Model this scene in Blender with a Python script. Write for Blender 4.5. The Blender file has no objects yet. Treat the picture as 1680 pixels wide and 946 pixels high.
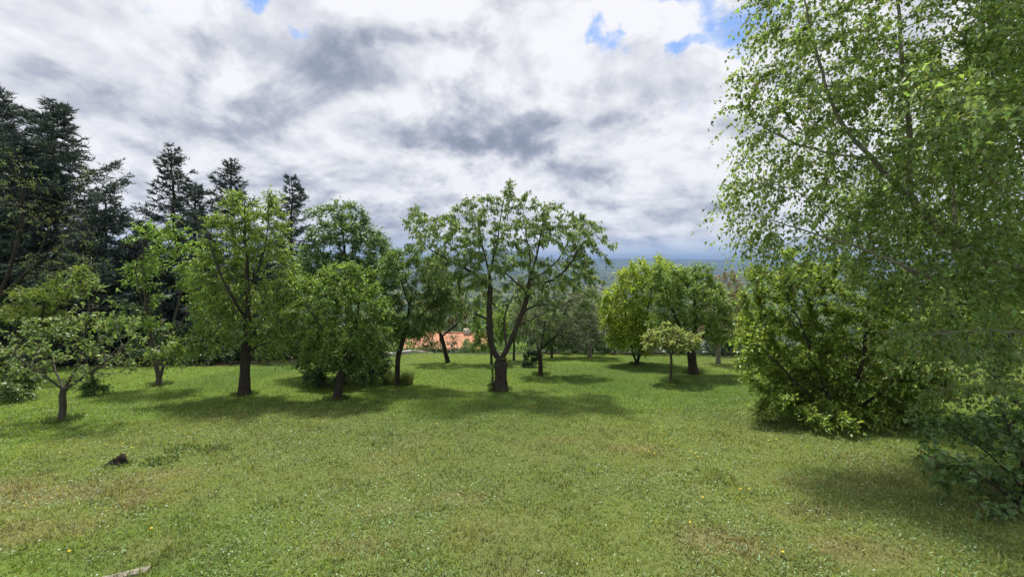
import bpy, math, random
import numpy as np
from mathutils import Vector
R = math.radians
rng = np.random.default_rng(7)
random.seed(7)
sc = bpy.context.scene
col = sc.collection

# ------------------------------------------------------------------ camera
CAM_Z, F, HOR = 2.4, 700.0, 430.0           # eye height, focal length in photo pixels, horizon row
PITCH = math.atan((473 - HOR) / F)
cam = bpy.data.cameras.new("camera"); camo = bpy.data.objects.new("camera", cam); col.objects.link(camo)
cam.sensor_width = 36.0; cam.lens = 36.0 * F / 1680.0
cam.clip_start = 0.05; cam.clip_end = 60000
camo.location = (0, 0, CAM_Z); camo.rotation_euler = (R(90) - PITCH, 0, 0)
sc.camera = camo

# ------------------------------------------------------------------ sun and sky
SUN_EL, SUN_AZ = R(66), R(-12)               # ahead of the camera, a little to the left
sd = Vector((math.sin(SUN_AZ) * math.cos(SUN_EL), math.cos(SUN_AZ) * math.cos(SUN_EL), math.sin(SUN_EL)))
sl = bpy.data.lights.new("sun", 'SUN'); sl.energy = 3.5; sl.angle = R(6.0); sl.color = (1.0, 0.95, 0.86)
so = bpy.data.objects.new("sun", sl); col.objects.link(so)
so.rotation_euler = sd.to_track_quat('Z', 'Y').to_euler()
so.location = (0, 0, 40)

sc.view_settings.view_transform = 'Standard'; sc.view_settings.look = 'None'
sc.view_settings.exposure = 0.88; sc.view_settings.gamma = 1.0
sc.view_settings.use_curve_mapping = False
cy = sc.cycles
cy.max_bounces = 8; cy.diffuse_bounces = 4; cy.glossy_bounces = 2; cy.transmission_bounces = 4
cy.volume_bounces = 0; cy.transparent_max_bounces = 8
cy.use_denoising = True
cy.sample_clamp_indirect = 6.0

def node_kit(nt):
    def new(t, **kw):
        n = nt.nodes.new(t)
        for k, v in kw.items(): setattr(n, k, v)
        return n
    def put(n, i, v):
        if v is None: return
        if isinstance(v, bpy.types.NodeSocket): nt.links.new(v, n.inputs[i])
        else: n.inputs[i].default_value = v
    def m(op, a, b=None, c=None, clamp=False):
        n = new('ShaderNodeMath', operation=op, use_clamp=clamp)
        put(n, 0, a); put(n, 1, b); put(n, 2, c); return n.outputs[0]
    def vm(op, a, b=None, scale=None):
        n = new('ShaderNodeVectorMath', operation=op); put(n, 0, a); put(n, 1, b)
        if scale is not None: put(n, 3, scale)
        return n.outputs['Value'] if op in ('LENGTH', 'DOT_PRODUCT', 'DISTANCE') else n.outputs[0]
    def mix(f, a, b, typ='MIX'):
        n = new('ShaderNodeMix', data_type='RGBA', blend_type=typ); put(n, 0, f); put(n, 6, a); put(n, 7, b); return n.outputs[2]
    def noise(v, s, d=6, r=0.55, dist=0.0, w='Fac'):
        n = new('ShaderNodeTexNoise'); put(n, 'Vector', v); put(n, 'Scale', s); put(n, 'Detail', d); put(n, 'Roughness', r); put(n, 'Distortion', dist)
        return n.outputs[w]
    def ss(x, lo, hi, a=0.0, b=1.0, kind='SMOOTHSTEP'):
        n = new('ShaderNodeMapRange', interpolation_type=kind); put(n, 0, x); put(n, 1, lo); put(n, 2, hi); put(n, 3, a); put(n, 4, b); return n.outputs[0]
    def ramp(x, stops):
        n = new('ShaderNodeValToRGB'); e = n.color_ramp.elements
        while len(e) < len(stops): e.new(0.5)
        for i, (p, c) in enumerate(stops): e[i].position = p; e[i].color = (*c, 1)
        put(n, 0, x); return n.outputs[0]
    return new, put, m, vm, mix, noise, ss, ramp

w = bpy.data.worlds.new("World"); sc.world = w; w.use_nodes = True
nt = w.node_tree; nt.nodes.clear()
new, put, m, vm, mix, noise, ss, ramp = node_kit(nt)
tc = new('ShaderNodeTexCoord')
sep = new('ShaderNodeSeparateXYZ'); put(sep, 0, tc.outputs['Generated'])
dx, dy, dz = sep.outputs
sky = new('ShaderNodeTexSky', sky_type='NISHITA', sun_disc=False)
sky.sun_elevation = SUN_EL; sky.sun_rotation = SUN_AZ
sky.air_density = 1.0; sky.dust_density = 0.6; sky.ozone_density = 3.0
STR = 0.1
zz = m('ADD', m('MAXIMUM', dz, 0.0), 0.42)
cmb = new('ShaderNodeCombineXYZ'); put(cmb, 0, m('DIVIDE', dx, zz)); put(cmb, 1, m('DIVIDE', dy, zz)); put(cmb, 2, 2.37)
q = cmb.outputs[0]                                     # a flat cloud deck seen in perspective
ydir = m('MAXIMUM', dy, 0.08)
cm2 = new('ShaderNodeCombineXYZ'); put(cm2, 0, m('DIVIDE', dx, ydir)); put(cm2, 1, m('DIVIDE', dz, ydir)); put(cm2, 2, 0.0)
wn = vm('SUBTRACT', noise(q, 1.6, 6, 0.6, 0.0, 'Color'), (0.5, 0.5, 0.5))
wn2 = vm('SUBTRACT', noise(tc.outputs['Generated'], 9.0, 6, 0.65, 0.0, 'Color'), (0.5, 0.5, 0.5))
t2 = vm('ADD', vm('ADD', cm2.outputs[0], vm('SCALE', wn, None, 0.20)), vm('SCALE', wn2, None, 0.17))
front = ss(dy, 0.1, 0.3)
def blobs(lst):
    tot = None
    for px, py, rx, ry, a in lst:
        c = ((px - 840) / F, (HOR - py) / F, 0.0)
        dvec = vm('MULTIPLY', vm('SUBTRACT', t2, c), (F / rx, F / ry, 0.0))
        f = ss(vm('LENGTH', dvec), 1.25, 0.15, 0.0, a)
        tot = f if tot is None else m('ADD', tot, f)
    return m('MULTIPLY', tot, front)
dark = blobs([(820, 195, 150, 75, 1.0), (700, 225, 120, 40, .55), (575, 112, 95, 60, .85), (330, 195, 250, 50, .55), (965, 275, 80, 40, .75),
              (1005, 208, 60, 32, .6), (620, 215, 70, 40, .45), (120, 170, 190, 120, .35), (1085, 372, 90, 24, .55), (420, 250, 200, 40, .25),
              (1130, 330, 90, 30, .2), (40, 40, 120, 80, .2), (560, 300, 260, 40, .3), (640, 380, 130, 40, .5)])
gaps = blobs([(1205, 60, 64, 54, .95), (1130, 22, 60, 22, .75), (1022, 88, 42, 30, .85), (985, 66, 26, 24, .7), (452, 12, 60, 24, .9), (515, 66, 26, 18, .55), (1140, 100, 50, 24, .8),
              (1130, 192, 44, 22, .45), (272, 35, 26, 20, .5), (1290, 20, 70, 60, .8)])
sq = vm('SCALE', q, None, 1.0)
def puff(v, dd):
    base_ = noise(v, 3.0, dd, 0.56, 0.35)
    bil = m('SUBTRACT', 1.0, m('ABSOLUTE', m('MULTIPLY_ADD', noise(v, 5.5, 5, 0.5, 0.2), 4.0, -2.0)))
    return m('ADD', base_, m('MULTIPLY', bil, 0.10))
n1 = puff(sq, 12)
n1s = puff(vm('ADD', sq, (-0.018, 0.075, 0.0)), 5)
n2 = noise(sq, 1.0, 4, 0.5)
n3 = noise(sq, 9.0, 10, 0.62, 0.3)
emb = m('SUBTRACT', n1, n1s)
b = m('MULTIPLY_ADD', emb, 1.65, 0.85)
b = m('ADD', b, m('MULTIPLY', m('SUBTRACT', n2, 0.5), -0.45))
b = m('ADD', b, m('MULTIPLY', m('SUBTRACT', n3, 0.5), 0.34))
b = m('ADD', b, m('MULTIPLY', m('SUBTRACT', ss(n1, 0.47, 0.60), 0.5), 0.16))
b = m('SUBTRACT', b, m('MULTIPLY', dark, 0.50))
elev = m('ARCSINE', dz)
b = m('SUBTRACT', b, ss(elev, R(12), R(2), 0.0, 0.08))
cl = ramp(b, [(0.0, (0.22, 0.26, 0.34)), (0.28, (0.31, 0.35, 0.44)), (0.52, (0.48, 0.50, 0.59)), (0.76, (0.70, 0.715, 0.765)), (1.0, (0.90, 0.90, 0.93))])
cl = vm('SCALE', cl, None, 0.585 / STR)
cov = m('ADD', m('ADD', m('MULTIPLY', gaps, 1.0), m('MULTIPLY', m('SUBTRACT', n3, 0.5), 1.5)), ss(n1, 0.44, 0.30, 0.0, 0.3))
cov = ss(cov, 0.30, 1.0, 0.0, 0.95)
blue = vm('MULTIPLY', sky.outputs[0], (0.70, 0.85, 1.02))
skyc = mix(cov, cl, blue)
hz = ss(elev, R(4.2), R(0.6))
skyc = mix(m('MULTIPLY', hz, 0.75), skyc, tuple(v / STR for v in (0.36, 0.43, 0.54)) + (1,))
bg = new('ShaderNodeBackground'); put(bg, 0, skyc); put(bg, 1, STR)
out = new('ShaderNodeOutputWorld'); nt.links.new(bg.outputs[0], out.inputs[0])

# ------------------------------------------------------------------ helpers
def vnoise(x, y, s, seed=0):
    x = np.asarray(x, float) / s; y = np.asarray(y, float) / s
    xi = np.floor(x).astype(np.int64); yi = np.floor(y).astype(np.int64)
    fx = x - xi; fy = y - yi; fx = fx * fx * (3 - 2 * fx); fy = fy * fy * (3 - 2 * fy)
    def h(a, b_):
        n = (a * 374761393 + b_ * 668265263 + seed * 69069) & 0xFFFFFFFF
        n = ((n ^ (n >> 13)) * 1274126177) & 0xFFFFFFFF
        return ((n ^ (n >> 16)) & 0xFFFF) / 65535.0
    return (h(xi, yi) * (1 - fx) + h(xi + 1, yi) * fx) * (1 - fy) + (h(xi, yi + 1) * (1 - fx) + h(xi + 1, yi + 1) * fx) * fy
def fbm(x, y, s, o=4, seed=0):
    t = 0; a = 0.5; n = 0
    for i in range(o):
        t = t + a * vnoise(x, y, s / 2 ** i, seed + i * 17); n += a; a *= 0.5
    return t / n
def smooth(x, a, b_):
    t = np.clip((x - a) / (b_ - a), 0, 1); return t * t * (3 - 2 * t)

PY = [-300, -60, -5, 0, 21.3, 24, 30, 42, 50, 60, 130, 800, 1500, 5500, 7000, 9000, 14000, 20000]
PZ = [4, 2.5, 0.3, 0, -2.13, -3.0, -7.2, -9.6, -9.9, -11.5, -34, -140, -150, -150, -135, -95, -70, -200]
def ground_z(x, y):
    x = np.asarray(x, float); y = np.asarray(y, float)
    z = np.interp(y, PY, PZ)
    near = smooth(y, -1, 3) * (1 - smooth(y, 40, 60))
    z = z + near * (fbm(x, y, 5.0, 3, 5) - 0.5) * 0.13
    far = smooth(y, 600, 1500)
    z = z + far * (fbm(x, y, 900, 4, 11) - 0.5) * 30
    # far ridge and the nearer hump
    z = z + smooth(y, 8500, 12000) * (190 + 90 * (fbm(x, y, 4500, 4, 21) - 0.5) - 60 * np.clip(x / 9000, -1, 1))
    z = z + 345 * np.exp(-((x + 250) / 1150) ** 2 - ((y - 8300) / 1300) ** 2) + 190 * np.exp(-((x + 2600) / 1500) ** 2 - ((y - 8600) / 1400) ** 2)
    return z
def ray(px, py):
    cx = (px - 840) / F; c = (473 - py) / F
    return np.array([cx, math.cos(PITCH) + c * math.sin(PITCH), -math.sin(PITCH) + c * math.cos(PITCH)])
def P(px, py, d):                                     # point on a pixel's ray at forward distance d
    v = ray(px, py); return np.array([0, 0, CAM_Z]) + v * (d / v[1])
def on_ground(px, py):
    v = ray(px, py); lo, hi = 0.5, 60.0
    for q_ in np.arange(1.0, 60.0, 0.25):
        p = np.array([0, 0, CAM_Z]) + v * (q_ / v[1])
        if p[2] < ground_z(p[0], p[1]): lo, hi = q_ - 0.25, q_; break
    for _ in range(60):
        mid = 0.5 * (lo + hi); p = np.array([0, 0, CAM_Z]) + v * (mid / v[1])
        if p[2] > ground_z(p[0], p[1]): lo = mid
        else: hi = mid
    return np.array([0, 0, CAM_Z]) + v * (lo / v[1])
def nrm(v): return v / np.maximum(np.linalg.norm(v, axis=-1, keepdims=True), 1e-9)

def mesh_obj(name, verts, faces, mat, parent=None, origin=(0, 0, 0), colors=None, smooth_shade=False):
    """verts (n,3); faces: list of (k,3|4) arrays. One mesh object."""
    me = bpy.data.meshes.new(name)
    verts = np.asarray(verts, np.float32) - np.asarray(origin, np.float32)
    if not isinstance(faces, list): faces = [faces]
    faces = [np.asarray(f, np.int32) for f in faces if len(f)]
    me.vertices.add(len(verts)); me.vertices.foreach_set('co', verts.ravel())
    lv = np.concatenate([f.ravel() for f in faces])
    tot = np.concatenate([np.full(len(f), f.shape[1], np.int32) for f in faces])
    st = np.concatenate([[0], np.cumsum(tot)[:-1]]).astype(np.int32)
    me.loops.add(len(lv)); me.loops.foreach_set('vertex_index', lv)
    me.polygons.add(len(tot)); me.polygons.foreach_set('loop_start', st); me.polygons.foreach_set('loop_total', tot)
    if smooth_shade: me.polygons.foreach_set('use_smooth', np.ones(len(tot), bool))
    me.update(calc_edges=True)
    if colors is not None:
        a = me.color_attributes.new('tint', 'FLOAT_COLOR', 'POINT')
        c = np.ones((len(verts), 4), np.float32); c[:, :3] = colors
        a.data.foreach_set('color', c.ravel())
    if mat: me.materials.append(mat)
    o = bpy.data.objects.new(name, me); col.objects.link(o)
    if parent is not None: o.parent = parent
    else: o.location = origin
    return o
def tag(o, label=None, cat=None, group=None, kind=None):
    if label: o['label'] = label
    if cat: o['category'] = cat
    if group: o['group'] = group
    if kind: o['kind'] = kind
    return o
def thing(name, label, cat, loc, group=None):
    o = bpy.data.objects.new(name, None); col.objects.link(o); o.location = tuple(map(float, loc)); o.empty_display_size = 0.3
    return tag(o, label, cat, group)

# ------------------------------------------------------------------ materials
MATS = {}
def mat(name):
    mt = bpy.data.materials.new(name); mt.use_nodes = True; mt.node_tree.nodes.clear()
    MATS[name] = mt
    return mt, node_kit(mt.node_tree)
def finish(mt, kit, surf):
    o = kit[0]('ShaderNodeOutputMaterial'); mt.node_tree.links.new(surf, o.inputs[0])
def leaf_mat(name, trans=0.42, rough=0.45, spec=0.35):
    mt, kit = mat(name); new, put, m, vm, mix, noise, ss, ramp = kit
    a = new('ShaderNodeAttribute', attribute_name='tint')
    b_ = new('ShaderNodeBsdfPrincipled'); put(b_, 'Base Color', a.outputs[0]); put(b_, 'Roughness', rough); put(b_, 'Specular IOR Level', spec)
    t = new('ShaderNodeBsdfTranslucent'); put(t, 0, vm('MULTIPLY', a.outputs[0], (1.6, 1.5, 0.85)))
    x = new('ShaderNodeMixShader'); put(x, 0, trans); put(x, 1, b_.outputs[0]); put(x, 2, t.outputs[0])
    finish(mt, kit, x.outputs[0]); return mt
leaf_mat('leaf', 0.48, 0.38, 0.5); leaf_mat('leaf_thin', 0.55, 0.42, 0.3); leaf_mat('needle', 0.12, 0.6, 0.2); leaf_mat('grass_blade', 0.40, 0.40, 0.45)
def bark_mat(name, c1, c2, c3=None, scale=1.0, bands=False):
    mt, kit = mat(name); new, put, m, vm, mix, noise, ss, ramp = kit
    tcn = new('ShaderNodeTexCoord')
    v = vm('MULTIPLY', tcn.outputs['Object'], (9.0 * scale, 9.0 * scale, 2.2 * scale))
    n = noise(v, 3.0, 8, 0.65, 0.6)
    cc = ramp(n, [(0.3, c1), (0.62, c2), (0.8, c3 or c2)])
    if bands:
        v2 = vm('MULTIPLY', tcn.outputs['Object'], (3, 3, 26)); nb = noise(v2, 1.0, 4, 0.6)
        cc = mix(ss(nb, 0.60, 0.68), cc, (0.03, 0.028, 0.025, 1))
    big = noise(tcn.outputs['Object'], 3.0, 3, 0.5)
    cc = mix(m('MULTIPLY', ss(big, 0.5, 0.7), 0.45), cc, (0.075, 0.085, 0.04, 1))   # lichen
    bp = new('ShaderNodeBump'); put(bp, 'Strength', 0.9); put(bp, 'Distance', 0.02); put(bp, 'Height', n)
    b_ = new('ShaderNodeBsdfPrincipled'); put(b_, 'Base Color', cc); put(b_, 'Roughness', 0.9); put(b_, 'Specular IOR Level', 0.15); put(b_, 'Normal', bp.outputs[0])
    finish(mt, kit, b_.outputs[0]); return mt
bark_mat('bark', (0.018, 0.015, 0.013), (0.055, 0.046, 0.039), (0.10, 0.088, 0.078))
bark_mat('bark_dark', (0.018, 0.015, 0.013), (0.062, 0.052, 0.044), (0.12, 0.108, 0.095))
bark_mat('bark_grey', (0.035, 0.031, 0.027), (0.10, 0.09, 0.078), (0.19, 0.175, 0.155))
bark_mat('bark_pale', (0.13, 0.115, 0.10), (0.30, 0.27, 0.235), (0.40, 0.37, 0.33), 1.0, True)
def plain(name, c, var=0.25, scale=6.0, rough=0.8, bump=0.0):
    mt, kit = mat(name); new, put, m, vm, mix, noise, ss, ramp = kit
    tcn = new('ShaderNodeTexCoord'); n = noise(tcn.outputs['Object'], scale, 8, 0.6)
    cc = ramp(n, [(0.3, tuple(x * (1 - var) for x in c)), (0.7, tuple(min(1, x * (1 + var)) for x in c))])
    b_ = new('ShaderNodeBsdfPrincipled'); put(b_, 'Base Color', cc); put(b_, 'Roughness', rough); put(b_, 'Specular IOR Level', 0.2)
    if bump:
        bp = new('ShaderNodeBump'); put(bp, 'Strength', bump); put(bp, 'Distance', 0.03); put(bp, 'Height', n); put(b_, 'Normal', bp.outputs[0])
    finish(mt, kit, b_.outputs[0]); return mt
plain('render_wall', (0.50, 0.45, 0.37)); plain('roof_tile', (0.34, 0.165, 0.10), 0.45, 2.5); plain('concrete', (0.36, 0.35, 0.32), 0.3, 8, 0.9, 0.4)
plain('wood_old', (0.22, 0.20, 0.165), 0.4, 14, 0.9, 0.5); plain('stump_wood', (0.035, 0.026, 0.02), 0.5, 30, 0.95, 0.8); plain('glass_dark', (0.03, 0.035, 0.04), 0.1, 3, 0.15)
plain('moss', (0.11, 0.12, 0.025), 0.4, 40, 0.95, 0.8); plain('petal_yellow', (0.6, 0.44, 0.03), 0.1); plain('shutter', (0.16, 0.10, 0.06), 0.2)
plain('far_wall', (0.6, 0.57, 0.5), 0.1); plain('far_roof', (0.35, 0.16, 0.10), 0.2)
leaf_mat('petal', 0.3)
mt, kit = mat('ground'); new, put, m, vm, mix, noise, ss, ramp = kit
a = new('ShaderNodeAttribute', attribute_name='tint'); g = new('ShaderNodeNewGeometry')
nf = noise(g.outputs['Position'], 14.0, 6, 0.7); nm_ = noise(g.outputs['Position'], 1.3, 5, 0.6)
cc = vm('SCALE', a.outputs[0], None, m('ADD', m('MULTIPLY', nf, 0.9), 0.5))
vor = new('ShaderNodeTexVoronoi', feature='F1'); put(vor, 'Vector', vm('ADD', g.outputs['Position'], vm('SCALE', noise(g.outputs['Position'], 0.004, 3, 0.5, 0, 'Color'), None, 90.0))); put(vor, 'Scale', 0.0065)
fsep = new('ShaderNodeSeparateColor'); put(fsep, 0, vor.outputs['Color'])
fld = ramp(fsep.outputs[0], [(0.0, (0.022, 0.036, 0.016)), (0.4, (0.035, 0.06, 0.022)), (0.65, (0.06, 0.09, 0.028)), (0.85, (0.13, 0.125, 0.06)), (1.0, (0.02, 0.034, 0.015))])  # field colours darkened to stand in for cloud shadow over the valley
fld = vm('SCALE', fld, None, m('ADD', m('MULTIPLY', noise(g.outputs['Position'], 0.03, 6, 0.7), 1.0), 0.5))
gsep = new('ShaderNodeSeparateXYZ'); put(gsep, 0, g.outputs['Position'])
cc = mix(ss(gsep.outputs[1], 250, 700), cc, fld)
bp = new('ShaderNodeBump'); put(bp, 'Strength', 0.6); put(bp, 'Distance', 0.05); put(bp, 'Height', nf)
b_ = new('ShaderNodeBsdfPrincipled'); put(b_, 'Base Color', cc); put(b_, 'Roughness', 0.95); put(b_, 'Specular IOR Level', 0.1); put(b_, 'Normal', bp.outputs[0])
finish(mt, kit, b_.outputs[0])

# ------------------------------------------------------------------ ground: one sheet to the horizon
def lawn_color(x, y, fine=True):
    x = np.asarray(x, float); y = np.asarray(y, float)
    fresh = np.array([0.178, 0.265, 0.050]); deep = np.array([0.118, 0.200, 0.040]); dry = np.array([0.25, 0.225, 0.105]); pale = np.array([0.20, 0.225, 0.078])
    n1 = fbm(x, y * 0.8, 3.0, 4, 3)[:, None]; n2 = fbm(x, y, 0.9, 4, 31); n3 = fbm(x, y, 6.0, 3, 57)[:, None]
    c = deep + (fresh - deep) * smooth(n1, 0.3, 0.62)
    c = c + (pale - c) * (0.6 * smooth(n3, 0.48, 0.75))
    dm = np.maximum(smooth(n2, 0.60, 0.74), 0.8 * smooth(fbm(x, y, 0.3, 3, 131), .62, .78)) * 0.28 * (1 - 0.6 * smooth(y, 6, 14))
    for qx, qy, rx, ry, s in DRY:
        dd = np.sqrt(((x - qx) / rx) ** 2 + ((y - qy) / ry) ** 2) + (fbm(x, y, 0.5, 3, 77) - 0.5) * 1.3
        dm = np.maximum(dm, s * (1 - smooth(dd, 0.3, 1.1)))
    return c + (dry - c) * dm[:, None]
DRY = []
for px, py, rx, ry, s in [(70, 812, 1.7, .55, .8), (240, 780, .9, .3, .5), (40, 870, .8, .4, .6), (1170, 885, .55, .28, .8), (1240, 900, .4, .25, .7), (1050, 738, .5, .35, .6), (640, 830, .5, .3, .5), (1330, 840, .6, .3, .45),
                          (560, 900, .5, .2, .5), (920, 722, .6, .3, .5), (1290, 790, .6, .3, .45), (760, 815, .5, .25, .5), (1420, 900, .6, .35, .6), (250, 905, .5, .25, .5)]:
    p = on_ground(px, py); DRY.append((p[0], p[1], rx, ry, s))
rows = np.concatenate([np.array([-300, -120, -50, -20, -8]), np.arange(-4, 26, 0.2), np.geomspace(26, 20000, 120)])
us = np.linspace(-1, 1, 171); us = np.sign(us) * (0.6 * np.abs(us) + 0.4 * np.abs(us) ** 2)
hw = 45 + 1.9 * np.maximum(rows, 0)
hw[:5] = [700, 300, 140, 80, 55]
GX = us[None, :] * hw[:, None]; GY = np.repeat(rows[:, None], len(us), 1)
gz = ground_z(GX.ravel(), GY.ravel())
gv = np.stack([GX.ravel(), GY.ravel(), gz], 1)
nr, nc = GX.shape
ii = (np.arange(nr - 1)[:, None] * nc + np.arange(nc - 1)[None, :]).ravel()
gf = np.stack([ii, ii + 1, ii + nc + 1, ii + nc], 1)
gc = lawn_color(gv[:, 0], gv[:, 1])
soil = np.array([0.04, 0.034, 0.022]); scrub = np.array([0.04, 0.06, 0.02])
EDGE_L = 15.6
def lawn_mask(x, y):                                    # 1 on the mown lawn, 0 in the planted edges
    lim = 20.6 + 0.0 * x
    lim = lim - 4.3 * (1 - smooth(x, -9.5, -4.5)) + (fbm(x, y, 1.5, 2, 91) - 0.5) * 0.8
    lim = lim - 2.2 * smooth(x, 8, 12)
    return 1 - smooth(y - lim, -0.25, 0.35)
lm = lawn_mask(gv[:, 0], gv[:, 1])[:, None]
under = soil + (scrub - soil) * smooth(fbm(gv[:, 0], gv[:, 1], 4, 3, 8), 0.4, 0.6)[:, None]
gc = gc * 0.62 * lm + under * (1 - lm)
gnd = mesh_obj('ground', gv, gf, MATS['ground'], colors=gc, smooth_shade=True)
tag(gnd, kind='structure')

# ------------------------------------------------------------------ tree machinery
def tube(pts, rad, sides, V, Fq, off, cap=True):
    pts = np.asarray(pts); n = len(pts)
    tan = nrm(np.gradient(pts, axis=0))
    ref = np.array([0.0, 0.0, 1.0]) if abs(tan[0][2]) < 0.9 else np.array([1.0, 0, 0])
    u = np.cross(tan[0], ref); u /= np.linalg.norm(u) + 1e-9
    ang = np.arange(sides) * 2 * math.pi / sides
    ca, sa = np.cos(ang)[:, None], np.sin(ang)[:, None]
    for i in range(n):
        u = u - tan[i] * np.dot(u, tan[i]); u /= np.linalg.norm(u) + 1e-9
        v = np.cross(tan[i], u)
        V.append(pts[i] + rad[i] * (ca * u + sa * v))
    k = np.arange(sides); k2 = (k + 1) % sides
    for i in range(n - 1):
        a0 = off + i * sides; Fq.append(np.stack([a0 + k, a0 + k2, a0 + sides + k2, a0 + sides + k], 1))
    return off + n * sides

def grow(seeds, attr, step, di, dk, rg, iters=120, up=0.08, jit=0.15):
    pos = [np.array(seeds[0][0], float)]; par = [-1]; lid = [0]; sfr = [0.0]
    for si, pl in enumerate(seeds):
        pl = [np.array(p, float) for p in pl]
        if si == 0: cur = 0
        else:
            A = np.array(pos); cur = int(np.argmin(((A - pl[0]) ** 2).sum(1)))
        start = pos[cur]
        path = [start] + pl[1:]
        # smooth the polyline a little
        for _ in range(2):
            if len(path) > 2:
                qs = [path[0]]
                for a0, b0 in zip(path[:-1], path[1:]): qs += [0.75 * a0 + 0.25 * b0, 0.25 * a0 + 0.75 * b0]
                path = qs + [path[-1]]
        acc = 0.0
        for a0, b0 in zip(path[:-1], path[1:]):
            L = np.linalg.norm(b0 - a0); k = max(1, int(round((L + acc) / step))) if L + acc >= step * 0.6 else 0
            if k == 0: acc += L; continue
            acc = 0.0
            prev = pos[cur]
            for j in range(1, k + 1):
                npnt = prev + (b0 - prev) * j / k + rg.normal(0, step * 0.05, 3)
                pos.append(npnt); par.append(cur); lid.append(si); sfr.append(len(pos)); cur = len(pos) - 1
    ls_ = np.array(lid); fr_ = np.zeros(len(pos))
    for si in range(len(seeds)):
        k_ = np.where(ls_ == si)[0]; fr_[k_] = np.linspace(0, 1, len(k_)) if len(k_) else 0
    attr = np.asarray(attr); N = len(attr)
    PA = np.array(pos); near = np.zeros(N, int); nd = np.full(N, 1e9)
    for s in range(0, len(PA), 400):
        D = np.linalg.norm(attr[:, None, :] - PA[None, s:s + 400, :], axis=2)
        j = D.argmin(1); dm = D[np.arange(N), j]; b0 = dm < nd; nd[b0] = dm[b0]; near[b0] = j[b0] + s
    alive = nd > dk; kids = {}
    for it in range(iters):
        act = alive & (nd < di)
        if not act.any():
            if not alive.any(): break
            di *= 1.4
            if di > 60: break
            continue
        ids = near[act]; v = nrm(attr[act] - PA[ids])
        uq, inv = np.unique(ids, return_inverse=True)
        acc = np.zeros((len(uq), 3)); np.add.at(acc, inv, v)
        acc = nrm(nrm(acc) + rg.normal(0, jit, acc.shape) + np.array([0, 0, up]))
        ok = np.array([kids.get(i, 0) < 3 for i in uq])
        if not ok.any(): break
        for i in uq[ok]: kids[i] = kids.get(i, 0) + 1
        newp = PA[uq[ok]] + acc[ok] * step
        base = len(PA); PA = np.vstack([PA, newp]); par += list(uq[ok]); lid += [lid[i] for i in uq[ok]]
        al = np.where(alive)[0]
        D = np.linalg.norm(attr[al][:, None, :] - newp[None], axis=2); j = D.argmin(1); dm = D[np.arange(len(al)), j]
        b0 = dm < nd[al]; nd[al[b0]] = dm[b0]; near[al[b0]] = j[b0] + base
        alive &= nd > dk
        if len(PA) > 9000: break
    return PA, np.array(par), np.array(lid), fr_

def in_blobs(bl, n, rg, shell=0.0):
    vol = np.array([b_[3] * b_[4] * b_[5] for b_ in bl]); k = rg.choice(len(bl), n, p=vol / vol.sum())
    B = np.array(bl)[k]
    d = nrm(rg.normal(size=(n, 3))); r = rg.random(n) ** (1 / 3) * (1 - shell) + shell
    return B[:, :3] + d * r[:, None] * B[:, 3:6]

def leaf_mesh(base, axis, normal, L, W, fold=0.25, rich=False):
    """folded blades: rhombus of two faces, or a six-sided leaf of four."""
    axis = nrm(axis); side = nrm(np.cross(axis, normal)); nn = np.cross(side, axis)
    L = L[:, None]; W = W[:, None]
    n = len(base)
    if rich:
        v = np.stack([base, base + axis * L * .28 + side * W * .5 + nn * W * fold, base + axis * L * .62 + side * W * .36 + nn * W * fold * .6,
                      base + axis * L - nn * L * .14, base + axis * L * .62 - side * W * .36 + nn * W * fold * .6, base + axis * L * .28 - side * W * .5 + nn * W * fold], 1).reshape(-1, 3)
        o = np.arange(n)[:, None] * 6
        f = np.concatenate([o + np.array([0, 1, 2, 3]), o + np.array([0, 3, 4, 5])])
        return v, f, 6
    v = np.stack([base, base + axis * L * .42 + side * W * .5 + nn * W * fold, base + axis * L, base + axis * L * .42 - side * W * .5 + nn * W * fold], 1).reshape(-1, 3)
    o = np.arange(n)[:, None] * 4
    f = np.concatenate([o + np.array([0, 1, 2]), o + np.array([0, 2, 3])])
    return v, f, 4

def tint_leaves(n, c, rg, var=0.28, young=None, yf=0.15):
    c = np.array(c) * np.array([2.1, 2.07, 2.8]); t = rg.random((n, 1))
    cc = c * (1 - var + 2 * var * t) * (1 + rg.normal(0, 0.08, (n, 3)))
    if young is not None:
        y = (rg.random(n) < yf)[:, None]; cc = np.where(y, np.array(young) * (0.8 + 0.4 * t), cc)
    return np.clip(cc, 0.004, 0.7)

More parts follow.
